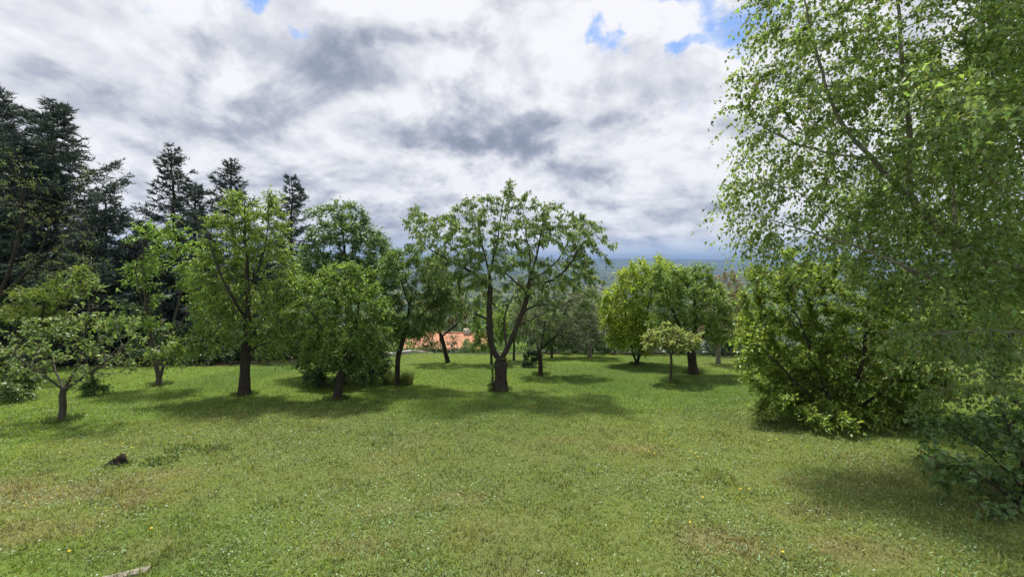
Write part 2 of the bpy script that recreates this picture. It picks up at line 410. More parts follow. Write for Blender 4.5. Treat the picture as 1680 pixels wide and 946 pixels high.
def make_tree(name, label, base, seeds, blobs_, Rt, leaves, leaf=(0.08, 0.045), color=(0.06, 0.10, 0.025), young=None, yf=0.15, bark='bark', nattr=350, step=0.16,
              shoot=0.35, per=8, droop=0.25, hang=0.2, mat_='leaf', seed=1, group=None, cat='tree', limbs=False, rich=False, twig=0.007, di=2.2, dk=0.3, up=0.08,
              shell=0.0, stalks=True, clump=0.0, tip_r=0.005, trunk_name='trunk', crown_name='crown', spread=0.8, bare=0.0, flare=0.6, light=False, taper=1.12, limb_scale=1.0, girth=0.0):
    rg = np.random.default_rng(seed)
    if not light: leaves = int(leaves * 1.5); nattr = int(nattr * 1.7); dk *= 0.78; per = max(5, per - 3); shoot *= 0.9
    t = thing(name, label, cat, base, group)
    attr = in_blobs(blobs_, nattr, rg, shell)
    attr = attr[attr[:, 2] > ground_z(attr[:, 0], attr[:, 1]) + 0.12]
    PA, par, lid, sfr = grow(seeds, attr, step, di, dk, rg, up=up)
    n = len(PA); kids = [[] for _ in range(n)]
    for i in range(1, n): kids[par[i]].append(i)
    tips = np.zeros(n)
    for i in range(n - 1, -1, -1):
        if not kids[i]: tips[i] = 1
        if par[i] >= 0: tips[par[i]] += tips[i]
    Rt = Rt * 0.86
    ex = taper * math.log(max(Rt / tip_r, 1.5)) / math.log(max(tips[0], 3)); ex = min(max(ex, 0.3), 0.85)
    rad = Rt * (tips / tips[0]) ** ex; rad = np.maximum(rad, tip_r * 0.8)
    if limbs: rad = np.where(lid > 0, np.maximum(rad * limb_scale, tip_r * 0.8), rad)
    ksd = len(sfr); sm = np.where(lid[:ksd] > 0, Rt * girth * (1 - 0.8 * sfr), 0); rad[:ksd] = np.maximum(rad[:ksd], sm)
    for i in range(n - 1, 0, -1): rad[par[i]] = max(rad[par[i]], rad[i])
    h0 = np.linalg.norm(PA - PA[0], axis=1)
    fl = rad * (1 + flare * np.exp(-h0 / (Rt * 0.9)))
    # relax positions a little
    PS = PA.copy()
    for i in range(1, n):
        if len(kids[i]) == 1: PS[i] = 0.5 * PA[i] + 0.25 * (PA[par[i]] + PA[kids[i][0]])
    PA = PS
    chains = []; stack = [(0, None)]
    while stack:
        i, p = stack.pop(); ch = [] if p is None else [p]
        while True:
            ch.append(i)
            if not kids[i]: break
            ks = sorted(kids[i], key=lambda k: (0 if lid[k] == lid[i] or not limbs else 1, -tips[k]))
            if limbs and lid[ks[0]] != lid[i]:
                for k in ks: stack.append((k, i))
                break
            for k in ks[1:]: stack.append((k, i))
            i = ks[0]
        chains.append(ch)
    groups = {}
    for ch in chains:
        if len(ch) < 2: continue
        groups.setdefault(int(lid[ch[1]]) if limbs else 0, []).append(ch)
    tw = None
    # ---- shoots and leaves
    edge = np.zeros((n, 3)); edge[1:] = nrm(PA[1:] - PA[par[1:]])
    tw = np.where((tips <= 3) & (np.arange(n) > 2))[0]
    if bare > 0: tw = tw[vnoise(PA[tw, 0] * 3, PA[tw, 2] * 3, 1.2, seed) > bare]
    cen = np.average(np.array(blobs_)[:, :3], axis=0)
    ns = max(4, int(leaves / per)); k = rg.choice(tw, ns)
    sdv = nrm(edge[k] * 0.6 + nrm(PA[k] - cen) * 0.35 + rg.normal(0, spread * 0.55, (ns, 3)) + np.array([0, 0, 0.12]))
    sl_ = shoot * (0.5 + rg.random(ns) * 0.9)
    sb = PA[k] + edge[k] * (rg.random((ns, 1)) - 0.8) * step
    tt = (np.arange(per)[None, :] + rg.random((ns, per))) / per
    tt = 0.15 + 0.85 * tt
    pos = sb[:, None, :] + sdv[:, None, :] * (sl_[:, None] * tt)[..., None]
    pos[..., 2] -= droop * sl_[:, None] * tt ** 2
    pos = pos.reshape(-1, 3); nl = len(pos)
    ax = np.repeat(sdv, per, 0) * 0.5 + rg.normal(0, 0.75, (nl, 3)); ax[:, 2] -= hang * 2.2
    ax = nrm(ax)
    nn = rg.normal(0, 0.55, (nl, 3)); nn[:, 2] += 1.0
    if hang > 0.6: nn[:, 2] -= 0.6
    Ls = leaf[0] * (0.6 + 0.7 * rg.random(nl)); Ws = leaf[1] * (0.7 + 0.5 * rg.random(nl)) * (Ls / leaf[0])
    keep = pos[:, 2] > ground_z(pos[:, 0], pos[:, 1]) + 0.05
    lv, lf, kk = leaf_mesh(pos[keep], ax[keep], nn[keep], Ls[keep], Ws[keep], rich=rich)
    shoot_t = np.repeat(rg.normal(0, 0.10, (ns, 1)), per, 0)[keep]
    tc_ = tint_leaves(int(keep.sum()), color, rg, young=young, yf=yf) * (1 + shoot_t)
    mesh_obj(crown_name, lv, lf, MATS[mat_], t, base, colors=np.repeat(np.clip(tc_, 0.004, 0.8), kk, 0))
    for gid in sorted(groups):
        V = []; Q = []; off = 0
        for ch in groups[gid]:
            r = fl[ch].copy()
            if len(ch) > 1 and ch[0] == par[ch[1]] and ch[0] != 0: r[0] = min(r[0], r[1] * 1.15)
            mx = r.max(); sides = 10 if mx > 0.07 else (6 if mx > 0.02 else (4 if mx > 0.009 else 3))
            jr = 1 + (rg.random(len(r)) - 0.5) * (0.16 if mx > 0.03 else 0.05)
            pts = PA[ch].copy()
            if ch[0] == 0: pts[0, 2] -= 0.12
            off = tube(pts, r * jr, sides, V, Q, off)
        V = np.vstack(V)
        big = fl.max()
        if gid == 0 and stalks:                     # fine shoots as thin blades of wood
            e = sb + sdv * sl_[:, None]; e[:, 2] -= droop * sl_; md = sb + sdv * sl_[:, None] * 0.5; md[:, 2] -= droop * sl_ * 0.25
            sd_ = nrm(np.cross(sdv, rg.normal(size=(ns, 3)))) * twig * 0.5
            if droop < 0.5: qv = np.stack([sb - sd_, sb + sd_, e + sd_ * .5, e - sd_ * .5], 1).reshape(-1, 3); tf = np.arange(ns * 4).reshape(-1, 4)
            else: qv = np.stack([sb - sd_, sb + sd_, md, md - sd_ * .7, md + sd_ * .7, e], 1).reshape(-1, 3); tf = np.arange(ns * 6).reshape(-1, 3)
            tag(mesh_obj('twig', qv, [tf], MATS[bark], t, base), kind='stuff')
        mesh_obj(trunk_name if gid == 0 else 'limb', V, [np.concatenate(Q)], MATS[bark], t, base, smooth_shade=True)
    return t

def pb(lst, d, dep=0.9, dshift=0.0):
    """pixel ellipses at forward distance d -> metre ellipsoids."""
    o = []
    for e in lst:
        px, py, rx, ry = e[:4]; dd = d + (e[4] if len(e) > 4 else 0)
        p = P(px, py, dd); s = dd / F
        o.append((p[0], p[1], p[2], rx * s, max(rx, ry * 0.7) * s * dep, ry * s))
    return o
def ps(lst, d, base=None):
    o = []
    for e in lst: o.append(P(e[0], e[1], d + (e[2] if len(e) > 2 else 0)))
    if base is not None: o[0] = base
    return o
def px_tree(name, label, base, seeds, bl, Rt, leaves, dep=0.9, d=None, **kw):
    b0 = on_ground(*base) if d is None else None
    if d is None: d = b0[1]
    else:
        x = P(base[0], HOR, d)[0]; b0 = np.array([x, d, float(ground_z(x, d))])
    S = [ps(s, d, b0 if i == 0 else None) for i, s in enumerate(seeds)]
    if not S: S = [[b0, b0 + np.array([0, 0, 0.6])]]
    return make_tree(name, label, b0, S, pb(bl, d, dep), Rt, leaves, **kw)

# ------------------------------------------------------------------ the orchard trees
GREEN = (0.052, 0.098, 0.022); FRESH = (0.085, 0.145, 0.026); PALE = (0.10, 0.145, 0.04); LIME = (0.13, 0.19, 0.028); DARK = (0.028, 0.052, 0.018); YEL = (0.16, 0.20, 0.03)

px_tree('cherry_tree', 'open cherry tree with forked mossy trunk, drooping leaves and wide airy crown', (821, 640),
    [[(821, 640), (822, 612), (821, 590)],
     [(821, 590), (806, 572), (803, 540), (803, 500), (805, 468, .1), (801, 440, .2), (790, 400, .3), (782, 350, .3)],
     [(821, 590), (838, 560), (850, 530), (862, 500), (868, 465), (870, 420, -.1), (862, 380, -.2), (858, 335, -.2)],
     [(803, 472), (788, 456, -.2), (765, 440, -.5), (730, 425, -.9), (695, 400, -1.2)],
     [(804, 525), (780, 515, .3), (750, 492, .8), (722, 478, 1.0)],
     [(804, 450), (815, 405, .4), (821, 360, .5), (826, 325, .5), (838, 297, .5)],
     [(866, 480), (845, 462, .3), (822, 440, .6), (812, 425, .8)],
     [(868, 462), (900, 443, .3), (925, 415, .6), (942, 370, .8)],
     [(868, 470), (905, 462, -.4), (932, 440, -.7), (955, 400, -.9), (985, 372, -1.1)],
     [(858, 512), (885, 497, -.4), (918, 502, -.7)],
     [(850, 532), (872, 524, .5), (900, 512, .9)],
     [(868, 455), (878, 428, -.5), (887, 390, -.8), (893, 350, -.9)],
     [(832, 570), (826, 520, .5), (838, 490, .8), (850, 470, 1.1)]],
    [(692, 374, 44, 36), (712, 440, 36, 26, .2), (742, 395, 56, 52, -.6), (782, 368, 48, 50, .2), (755, 440, 62, 38, -.4), (820, 372, 30, 36, .5), (688, 345, 24, 20, -.8), (748, 326, 8, 16), (795, 338, 22, 22), (852, 332, 32, 26), (862, 375, 44, 40, -.3),
     (918, 372, 54, 38), (960, 396, 46, 38, -.6), (988, 412, 22, 25, -.6), (990, 368, 18, 10, -.8), (950, 350, 14, 14), (942, 440, 42, 28, .4), (975, 462, 32, 18, -.4), (782, 482, 48, 36, .4), (720, 470, 34, 28, .8), (900, 470, 50, 26, -.3), (905, 503, 34, 14, -.5), (770, 515, 32, 16, .4), (842, 430, 34, 40, .5), (850, 470, 40, 24, .7), (735, 495, 30, 24, .6), (955, 490, 30, 16, -.4), (880, 420, 36, 36, -.6), (800, 420, 30, 36, -.4)],
    0.20, 15500, leaf=(0.105, 0.042), color=(0.080, 0.122, 0.042), young=(0.14, 0.185, 0.055), bark='bark_dark', nattr=760, step=0.13, shoot=0.2, per=8, droop=0.3, hang=0.7, limbs=True, seed=3, dep=0.75, dk=0.2, up=0.12, rich=False, twig=0.007, mat_='leaf_thin', taper=1.25, limb_scale=0.78, girth=0.20)
CH = on_ground(821, 640)

px_tree('young_fruit_tree', 'small low fruit tree with bare grey twigs and sparse pale leaf rosettes', (102, 690),
    [[(102, 690), (103, 662), (104, 638)], [(104, 640), (75, 618, -.2), (45, 600, -.4), (20, 580, -.5)], [(104, 640), (150, 610, -.3), (185, 585, -.4), (215, 562, -.4)],
     [(104, 640), (128, 600, .3), (140, 550, .5), (148, 490, .5)], [(104, 640), (88, 598, .4), (75, 550, .6)], [(110, 632), (140, 620, -.6), (190, 610, -.8)]],
    [(150, 492, 36, 45), (188, 552, 44, 48), (72, 552, 52, 40), (112, 590, 60, 30), (175, 600, 45, 24), (40, 590, 35, 25)],
    0.065, 1250, leaf=(0.088, 0.044), color=(0.080, 0.118, 0.036), young=(0.13, 0.17, 0.05), bark='bark_grey', nattr=330, step=0.11, shoot=0.13, per=7, hang=0.1, droop=0.0, seed=5, dk=0.17, limbs=True, rich=True, twig=0.006)

px_tree('twin_stem_tree', 'twin stemmed tree with bare grey twigs at the dark edge beside conifers', (262, 632),
    [[(262, 632), (257, 600), (248, 560), (240, 500), (234, 430), (236, 380)], [(263, 624), (274, 580, .2), (284, 532, .3), (298, 475, .4), (306, 410, .5)],
     [(250, 562), (222, 545, -.4), (190, 532, -.8), (165, 530, -1)], [(280, 548), (310, 535, -.4), (345, 530, -.7)], [(244, 520), (228, 480, -.4), (222, 440, -.5), (226, 420, -.5)], [(286, 525), (312, 505, .4), (335, 480, .6)]],
    [(252, 395, 34, 40), (298, 425, 42, 52), (238, 455, 26, 50), (328, 470, 30, 40), (270, 370, 30, 25), (210, 530, 40, 14, -.6)],
    0.10, 4600, leaf=(0.085, 0.045), color=FRESH, young=LIME, yf=.2, bark='bark_grey', nattr=420, step=0.15, shoot=0.3, per=9, seed=6, bare=0.42, twig=0.008, limbs=True)

px_tree('plum_tree', 'tall fresh green fruit tree with low sweeping left bough and dark trunk', (401, 648),
    [[(401, 648), (402, 605), (405, 560), (408, 505), (405, 435), (401, 365), (402, 325)],
     [(403, 592), (386, 572, -.2), (350, 556, -.6), (305, 562, -.9), (262, 585, -1.1)], [(405, 560), (430, 522, .4), (458, 472, .7), (470, 415, .8)], [(408, 522), (376, 482, -.4), (352, 425, -.5), (342, 385, -.5)],
     [(406, 480), (430, 430, -.5), (440, 370, -.6), (441, 320, -.6)], [(404, 575), (440, 560, -.4), (470, 550, -.7)]],
    [(400, 352, 38, 42), (368, 402, 42, 56), (432, 385, 46, 66), (452, 470, 46, 56), (382, 500, 58, 48), (330, 560, 58, 22, -.6), (268, 578, 28, 18, -1), (442, 552, 44, 36), (441, 328, 12, 28, -.6), (345, 460, 40, 50)],
    0.15, 14500, leaf=(0.082, 0.042), color=(0.085, 0.13, 0.024), young=LIME, bark='bark_dark', nattr=560, step=0.16, shoot=0.34, per=10, hang=0.3, droop=0.35, seed=7, limbs=True, bare=0.15)

px_tree('apple_tree', 'bushy bright green apple tree with leaning grey trunk before dark shrub', (553, 655),
    [[(553, 655), (557, 625), (564, 600), (576, 562), (585, 522), (590, 482)], [(564, 600), (548, 572, -.3), (530, 542, -.5), (506, 505, -.6)], [(574, 565), (600, 540, -.3), (622, 520, -.4)], [(583, 530), (565, 495, .4), (552, 460, .6)]],
    [(555, 478, 66, 42), (512, 528, 42, 48), (600, 518, 42, 56), (560, 555, 72, 38), (620, 572, 28, 38), (495, 570, 24, 30), (575, 590, 36, 18), (580, 445, 40, 18)],
    0.115, 17000, leaf=(0.068, 0.038), color=(0.078, 0.13, 0.024), young=LIME, yf=.25, bark='bark', nattr=520, step=0.14, shoot=0.28, per=9, seed=8, limbs=True, hang=0.15, bare=0.1)

px_tree('walnut_tree', 'taller green tree rising behind the bushy apple tree', (575, 622),
    [[(575, 622), (574, 560), (570, 490), (566, 420), (560, 360)], [(572, 500), (600, 455), (620, 410)], [(571, 500), (545, 460), (520, 430)], [(567, 430), (590, 390), (600, 360)]],
    [(556, 374, 50, 42), (602, 420, 48, 48), (532, 438, 46, 50), (628, 440, 30, 30), (574, 450, 50, 50), (590, 352, 16, 10), (500, 470, 30, 40)],
    0.13, 16000, leaf=(0.10, 0.05), color=(0.062, 0.108, 0.036), young=FRESH, d=14.8, nattr=420, step=0.18, shoot=0.36, per=9, seed=9)

px_tree('slim_plum_tree', 'slim dark trunked fruit tree with tall grass tufts at its foot', (653, 632),
    [[(653, 632), (652, 605), (653, 582), (664, 550), (672, 510), (678, 462)], [(653, 584), (641, 560, .3), (629, 522, .4), (620, 482, .5)], [(666, 545), (690, 520, -.4), (712, 495, -.6)], [(674, 500), (660, 465, -.4), (650, 435, -.5)]],
    [(664, 438, 52, 36), (640, 490, 42, 46), (700, 485, 42, 48), (672, 528, 56, 28), (720, 448, 28, 38), (690, 420, 30, 18)],
    0.085, 15000, leaf=(0.07, 0.036), color=(0.066, 0.115, 0.026), young=FRESH, yf=.3, bark='bark_dark', nattr=430, step=0.15, shoot=0.28, per=9, seed=10, bare=0.12, limbs=True)

px_tree('copper_plum_tree', 'small leaning fruit tree with bronze tinted leaves before the tiled house', (735, 595),
    [[(735, 595), (730, 572), (723, 550), (715, 522)], [(724, 553), (745, 536), (762, 520)], [(722, 548), (705, 535), (692, 520)]],
    [(730, 508, 48, 32), (700, 538, 30, 20), (765, 520, 24, 24), (690, 560, 16, 14)], 0.10, 7500, leaf=(0.065, 0.036), color=(0.085, 0.095, 0.03), young=(0.11, 0.075, 0.03), yf=.3, nattr=260, step=0.17, shoot=0.26, per=8, seed=11, bare=0.1)

px_tree('grey_leaved_tree', 'grey green fruit tree with slender forked trunk behind the cherry', (887, 615),
    [[(887, 615), (886, 590), (885, 574), (874, 550), (862, 530)], [(885, 575), (905, 556), (928, 535)], [(886, 580), (893, 540), (898, 505)]],
    [(880, 528, 42, 32), (930, 512, 48, 42), (952, 546, 42, 26), (872, 498, 36, 26), (915, 485, 30, 22)], 0.085, 12000, leaf=(0.055, 0.028), color=(0.075, 0.092, 0.052), young=PALE, nattr=420, step=0.15, shoot=0.26, per=9, seed=12, bark='bark', bare=0.1, limbs=True)

px_tree('pale_trunk_tree', 'small tree with short pale trunk before the dark back hedge', (968, 585),
    [[(968, 585), (967, 565), (966, 552), (950, 530), (940, 510)], [(966, 553), (978, 530), (985, 500)]],
    [(965, 508, 38, 42), (930, 540, 28, 22), (986, 538, 22, 24)], 0.10, 9000, leaf=(0.075, 0.04), color=(0.075, 0.105, 0.04), young=PALE, bark='bark_pale', nattr=280, step=0.2, shoot=0.34, per=8, seed=13)

px_tree('lime_green_tree', 'dense lime green tree with twin dark stems, brightest crown in the orchard', (1045, 598),
    [[(1045, 598), (1036, 572), (1030, 542), (1024, 500)], [(1045, 596), (1052, 570), (1060, 522), (1070, 470)], [(1050, 578), (1072, 545), (1085, 510)]],
    [(1028, 498, 40, 56), (1070, 465, 46, 42), (1050, 540, 50, 34), (1008, 535, 20, 38), (1095, 455, 26, 25), (1055, 445, 30, 20)], 0.10, 25000, leaf=(0.08, 0.046), color=(0.155, 0.215, 0.026), young=(0.22, 0.28, 0.035), yf=.35, nattr=520, step=0.2, shoot=0.38, per=10, seed=14)

px_tree('stout_pear_tree', 'thick trunked round crowned tree behind the little flat topped tree', (1137, 613),
    [[(1137, 613), (1136, 592), (1135, 574), (1120, 548), (1105, 512)], [(1135, 576), (1142, 540), (1140, 492)], [(1135, 576), (1156, 550), (1172, 512)]],
    [(1130, 490, 52, 46), (1100, 470, 36, 38), (1162, 502, 40, 46), (1180, 538, 24, 32), (1092, 520, 30, 28), (1140, 452, 34, 22), (1112, 540, 30, 20)], 0.165, 18000, leaf=(0.07, 0.038), color=(0.095, 0.15, 0.030), young=LIME, bark='bark_dark', nattr=460, step=0.17, shoot=0.32, per=9, seed=15, limbs=True)

px_tree('flat_topped_tree', 'little flat topped sapling with thin pale stem and pale yellow green leaves', (1100, 628),
    [[(1100, 628), (1101, 602), (1102, 580), (1086, 563), (1068, 556)], [(1102, 580), (1118, 562), (1142, 553), (1152, 545)], [(1102, 580), (1104, 560), (1100, 545)]],
    [(1100, 555, 44, 18), (1076, 560, 24, 15), (1130, 560, 24, 14), (1147, 543, 9, 7), (1100, 540, 22, 10)], 0.042, 3400, leaf=(0.085, 0.05), color=(0.13, 0.165, 0.05), young=(0.18, 0.21, 0.07), bark='bark_grey', nattr=170, step=0.1, shoot=0.16, per=8, seed=16, dk=0.17, hang=0.0, rich=True)

px_tree('pink_tinged_tree', 'thin leaved pinkish brown tree with whitish trunk near the big bush', (1178, 596),
    [[(1178, 596), (1179, 575), (1182, 558), (1170, 540), (1160, 520)], [(1182, 558), (1195, 538), (1205, 515)], [(1182, 558), (1185, 520), (1186, 470)]],
    [(1186, 488, 32, 48), (1170, 540, 28, 22), (1206, 530, 22, 30)], 0.10, 6500, leaf=(0.055, 0.03), color=(0.12, 0.10, 0.05), young=(0.17, 0.12, 0.09), yf=.35, bark='bark_pale', nattr=330, step=0.18, shoot=0.28, per=8, seed=17, twig=0.009)

for i, (bx, by, bl, lab, colr) in enumerate([
        ((806, 597), None, [(806, 535, 32, 34), (790, 560, 20, 14)], 'thin stemmed sapling seen past the cherry trunk by the edging', FRESH),
        ((843, 591), None, [(843, 525, 34, 34), (860, 500, 24, 24)], 'slender young tree seen between the forked cherry stems', PALE),
        ((905, 587), None, [(905, 540, 30, 28), (925, 560, 18, 12)], 'thin tree in the shade behind the grey leaved tree', GREEN)]):
    px_tree('slender_tree', lab, bx, [[bx, (bx[0], bx[1] - 22), (bx[0] + 2, bx[1] - 45)]], bl, 0.06, 5000, leaf=(0.07, 0.04), color=colr, young=LIME, nattr=180, step=0.2, shoot=0.3, per=8, seed=30 + i, bark='bark_grey')

# ------------------------------------------------------------------ right side: bush, birch, low shrub, far right tree
px_tree('hazel_bush', 'big rounded yellow green bush spreading under the birch boughs', (1370, 692),
    [[(1370, 692), (1360, 650), (1335, 590), (1310, 520)], [(1370, 690), (1400, 640), (1420, 570), (1425, 500)], [(1372, 690), (1330, 650), (1280, 600), (1240, 560)], [(1372, 690), (1440, 650), (1480, 610)], [(1370, 690), (1300, 665), (1265, 640)]],
    [(1330, 600, 92, 76, .5), (1280, 530, 56, 66, .6), (1420, 610, 96, 76, .5), (1380, 520, 86, 66, .6), (1240, 500, 32, 56, .8), (1470, 640, 56, 52), (1232, 598, 28, 20, .2), (1300, 460, 56, 36, .6), (1290, 655, 44, 30, -.2), (1400, 665, 70, 32), (1350, 672, 84, 26, -.3), (1450, 690, 60, 24, -.2), (1270, 680, 30, 18, -.2), (1510, 690, 40, 24, .1), (1480, 560, 60, 60, .6), (1290, 445, 60, 34, .8), (1360, 450, 70, 40, .9), (1225, 560, 26, 40, .5), (1215, 510, 18, 34, .8), (1500, 640, 50, 50, .3)],
    0.09, 46000, leaf=(0.074, 0.046), color=(0.115, 0.168, 0.026), young=(0.16, 0.215, 0.035), yf=.25, bark='bark_dark', nattr=700, step=0.15, shoot=0.28, per=9, seed=18, cat='bush', crown_name='foliage', trunk_name='stem', dep=0.95)

BD = 7.0
bb = P(1780, HOR, BD); BB = np.array([bb[0], BD, float(ground_z(bb[0], BD))])
bseeds = [[BB, P(1775, 560, BD), P(1768, 430, BD), P(1740, 250, BD), P(1720, 60, BD), P(1700, -160, BD), P(1690, -330, BD)]] + [ps(s, BD) for s in [
    [(1768, 440), (1690, 474), (1600, 472, -.2), (1540, 462, -.4), (1490, 440, -.5), (1400, 400, -.6), (1320, 380, -.6), (1240, 350, -.5)],
    [(1768, 420), (1690, 440), (1610, 432), (1575, 415), (1490, 320), (1435, 268), (1390, 215), (1360, 165), (1330, 50), (1310, -40)],
    [(1575, 415), (1568, 380), (1560, 300, .5), (1540, 180, .8), (1520, 60, 1)], [(1490, 320), (1492, 200), (1476, 70), (1470, -80)], [(1745, 290), (1650, 200), (1620, 100), (1600, -80)],
    [(1775, 560), (1690, 545, -.6), (1600, 540, -.9), (1520, 548, -1.1), (1440, 545, -1.2)], [(1740, 480), (1690, 490, .8), (1580, 500, 1.4), (1480, 500, 1.6)], [(1735, 250), (1700, 220, -1.2), (1600, 180, -1.8), (1500, 120, -2.0)],
    [(1435, 268), (1340, 250), (1270, 220), (1215, 180)], [(1400, 400, -.6), (1340, 330, -.6), (1280, 300, -.6), (1210, 300, -.6)], [(1772, 620), (1690, 632, -.5), (1600, 628, -.8), (1520, 640, -1)]]]
bl = pb([(1300, 60, 80, 95), (1262, 335, 70, 68, -.3), (1322, 200, 95, 105), (1400, 80, 105, 110), (1430, 300, 115, 95), (1500, 150, 115, 140), (1600, 80, 115, 140, -.6), (1600, 300, 120, 130, -.5), (1320, 400, 78, 36, -.3),
         (1500, 430, 100, 55, -.3), (1620, 460, 95, 75, -.4), (1560, 560, 95, 42, -.7), (1240, 130, 30, 40), (1250, 20, 30, 40), (1660, 560, 60, 60, -.6), (1225, 280, 20, 40, -.3), (1620, 180, 120, 120, 1.5), (1500, 330, 120, 90, 1.6), (1560, 480, 110, 60, 1.8), (1640, 400, 90, 70, 1.6)], BD, 0.95)
bl += pb([(1480, -130, 130, 60), (1740, 60, 100, 160), (1760, 330, 90, 140), (1680, -160, 120, 60)], BD, 0.9)
make_tree('birch_tree', 'large birch with pale limbs and hanging small leaves overhanging the lawn', BB, bseeds, bl, 0.14, 94000, leaf=(0.070, 0.050), color=(0.092, 0.136, 0.038), young=(0.10, 0.15, 0.03), yf=.2,
          bark='bark_pale', nattr=2500, step=0.16, shoot=0.52, per=10, droop=0.85, hang=0.45, seed=19, dk=0.2, di=2.6, up=-0.06, rich=False, twig=0.0045, mat_='leaf_thin', limbs=True, light=True)

LD = 4.9
lb = P(1700, HOR, LD); LB = np.array([lb[0], LD, float(ground_z(lb[0], LD))])
make_tree('lilac_bush', 'low dark heart leaved shrub reaching over the grass beneath the birch', LB,
          [[LB, P(1690, 790, LD), P(1660, 720, LD), P(1640, 660, LD)], ps([(1698, 860), (1640, 800, -.2), (1580, 760, -.3), (1530, 730, -.3)], LD), ps([(1698, 850), (1650, 840, -.4), (1590, 830, -.5)], LD), ps([(1695, 800), (1620, 740, .4), (1560, 700, .6), (1510, 690, .8)], LD)],
          pb([(1600, 700, 66, 34, .4), (1565, 765, 56, 36), (1640, 800, 62, 56), (1680, 720, 60, 66), (1520, 708, 28, 20, .7), (1610, 845, 40, 26, -.3), (1700, 840, 60, 60), (1750, 750, 70, 110)], LD, 0.8),
          0.03, 2500, leaf=(0.062, 0.054), color=(0.058, 0.100, 0.028), young=FRESH, yf=.08, bark='bark_dark', nattr=260, step=0.09, shoot=0.2, per=7, seed=20, cat='bush', crown_name='foliage', trunk_name='stem', rich=True, dk=0.16, di=1.2, hang=0.3, droop=0.2)

px_tree('far_orchard_tree', 'bright leaved tree standing on the sunlit lawn beyond the birch', (1638, 631),
    [[(1638, 631), (1637, 600), (1636, 575), (1630, 530), (1620, 480)], [(1636, 577), (1665, 545), (1690, 510)], [(1636, 575), (1600, 540), (1570, 515)]],
    [(1600, 500, 70, 42), (1680, 500, 70, 50), (1640, 455, 60, 40), (1560, 540, 40, 24), (1720, 540, 50, 30)], 0.14, 16000, leaf=(0.08, 0.046), color=LIME, young=YEL, nattr=300, step=0.2, shoot=0.34, per=9, seed=21)

# ------------------------------------------------------------------ shrubs
px_tree('laurel_bush', 'dense dark green bush behind the leaning apple trunk', (566, 630), [], [(566, 585, 70, 44), (520, 600, 34, 28), (612, 596, 28, 32), (560, 545, 50, 30)], 0.05, 15000, leaf=(0.085, 0.042), color=(0.036, 0.066, 0.02), young=GREEN,
    nattr=320, step=0.16, shoot=0.28, per=9, seed=22, cat='bush', crown_name='foliage', trunk_name='stem', bark='bark_dark')
px_tree('box_bush', 'low leafy bush beside the slender trunk behind the cherry', (868, 601), [], [(868, 590, 16, 10), (880, 584, 14, 12)], 0.02, 1800, leaf=(0.07, 0.04), color=DARK, young=GREEN, nattr=60, step=0.14, shoot=0.2, per=7, seed=23, cat='bush', crown_name='foliage', trunk_name='stem')
px_tree('leafy_bush', 'spreading pale leaved bush at the shady lawn edge by small fruit tree', (18, 655), [], [(15, 625, 45, 26), (-30, 600, 50, 45), (50, 640, 24, 14)], 0.03, 4500, leaf=(0.09, 0.05), color=(0.075, 0.11, 0.035), young=PALE, nattr=140, step=0.14, shoot=0.25, per=8, seed=24, cat='bush', crown_name='foliage', trunk_name='stem')
px_tree('weedy_bush', 'small tangled shrub on the grass behind the low fruit tree', (155, 648), [], [(155, 634, 20, 13)], 0.02, 1300, leaf=(0.08, 0.035), color=GREEN, young=PALE, nattr=50, step=0.12, shoot=0.2, per=7, seed=25, cat='bush', crown_name='foliage', trunk_name='stem')
px_tree('acacia_tree', 'spreading tree with flat yellow green leaf sprays among the dark conifers', (60, 625), [[(60, 625), (62, 580), (66, 530), (75, 490)], [(64, 560), (40, 520), (20, 505)], [(65, 550), (100, 500), (115, 480)]],
    [(70, 482, 42, 15), (50, 512, 45, 12), (110, 470, 30, 14), (85, 535, 40, 14), (120, 450, 24, 12)], 0.09, 6500, leaf=(0.08, 0.03), color=(0.085, 0.125, 0.022), young=LIME, d=13.5, nattr=220, step=0.18, shoot=0.32, per=10, seed=26, hang=0.05)
px_tree('leaning_larch', 'old leaning grey trunk with bare twigs and thin sprays by conifers', (-120, 640),
    [[(-120, 640), (-70, 560), (-20, 505), (30, 460), (80, 415), (120, 370), (135, 300)], [(30, 460), (80, 440), (130, 435), (160, 420)], [(0, 487), (30, 400), (40, 330), (20, 260)], [(60, 433), (75, 380), (110, 330)], [(-20, 505), (40, 500), (90, 470)]],
    [(130, 285, 14, 22), (60, 340, 60, 50), (120, 380, 40, 40), (20, 300, 40, 60), (150, 290, 16, 20), (110, 440, 60, 30)], 0.11, 1500, leaf=(0.08, 0.024), color=(0.06, 0.085, 0.026), young=FRESH, d=14.5, nattr=380, step=0.2, shoot=0.35, per=9, seed=27, bark='bark', bare=0.45, limbs=True, twig=0.009)

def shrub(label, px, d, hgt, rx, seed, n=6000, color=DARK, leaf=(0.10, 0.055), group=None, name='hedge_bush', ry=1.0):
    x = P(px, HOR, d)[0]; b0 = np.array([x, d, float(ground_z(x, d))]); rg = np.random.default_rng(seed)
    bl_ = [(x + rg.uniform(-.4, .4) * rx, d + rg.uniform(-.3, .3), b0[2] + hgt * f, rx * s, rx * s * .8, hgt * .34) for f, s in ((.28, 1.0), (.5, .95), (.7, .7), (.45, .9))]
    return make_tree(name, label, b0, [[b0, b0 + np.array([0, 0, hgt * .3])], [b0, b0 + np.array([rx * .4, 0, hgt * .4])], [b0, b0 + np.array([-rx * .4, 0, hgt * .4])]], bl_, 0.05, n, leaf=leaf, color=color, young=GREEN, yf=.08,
                     nattr=150, step=0.25, shoot=0.4, per=9, seed=seed, cat='bush', group=group, crown_name='foliage', trunk_name='stem', bark='bark_dark', stalks=False, di=3, light=True)
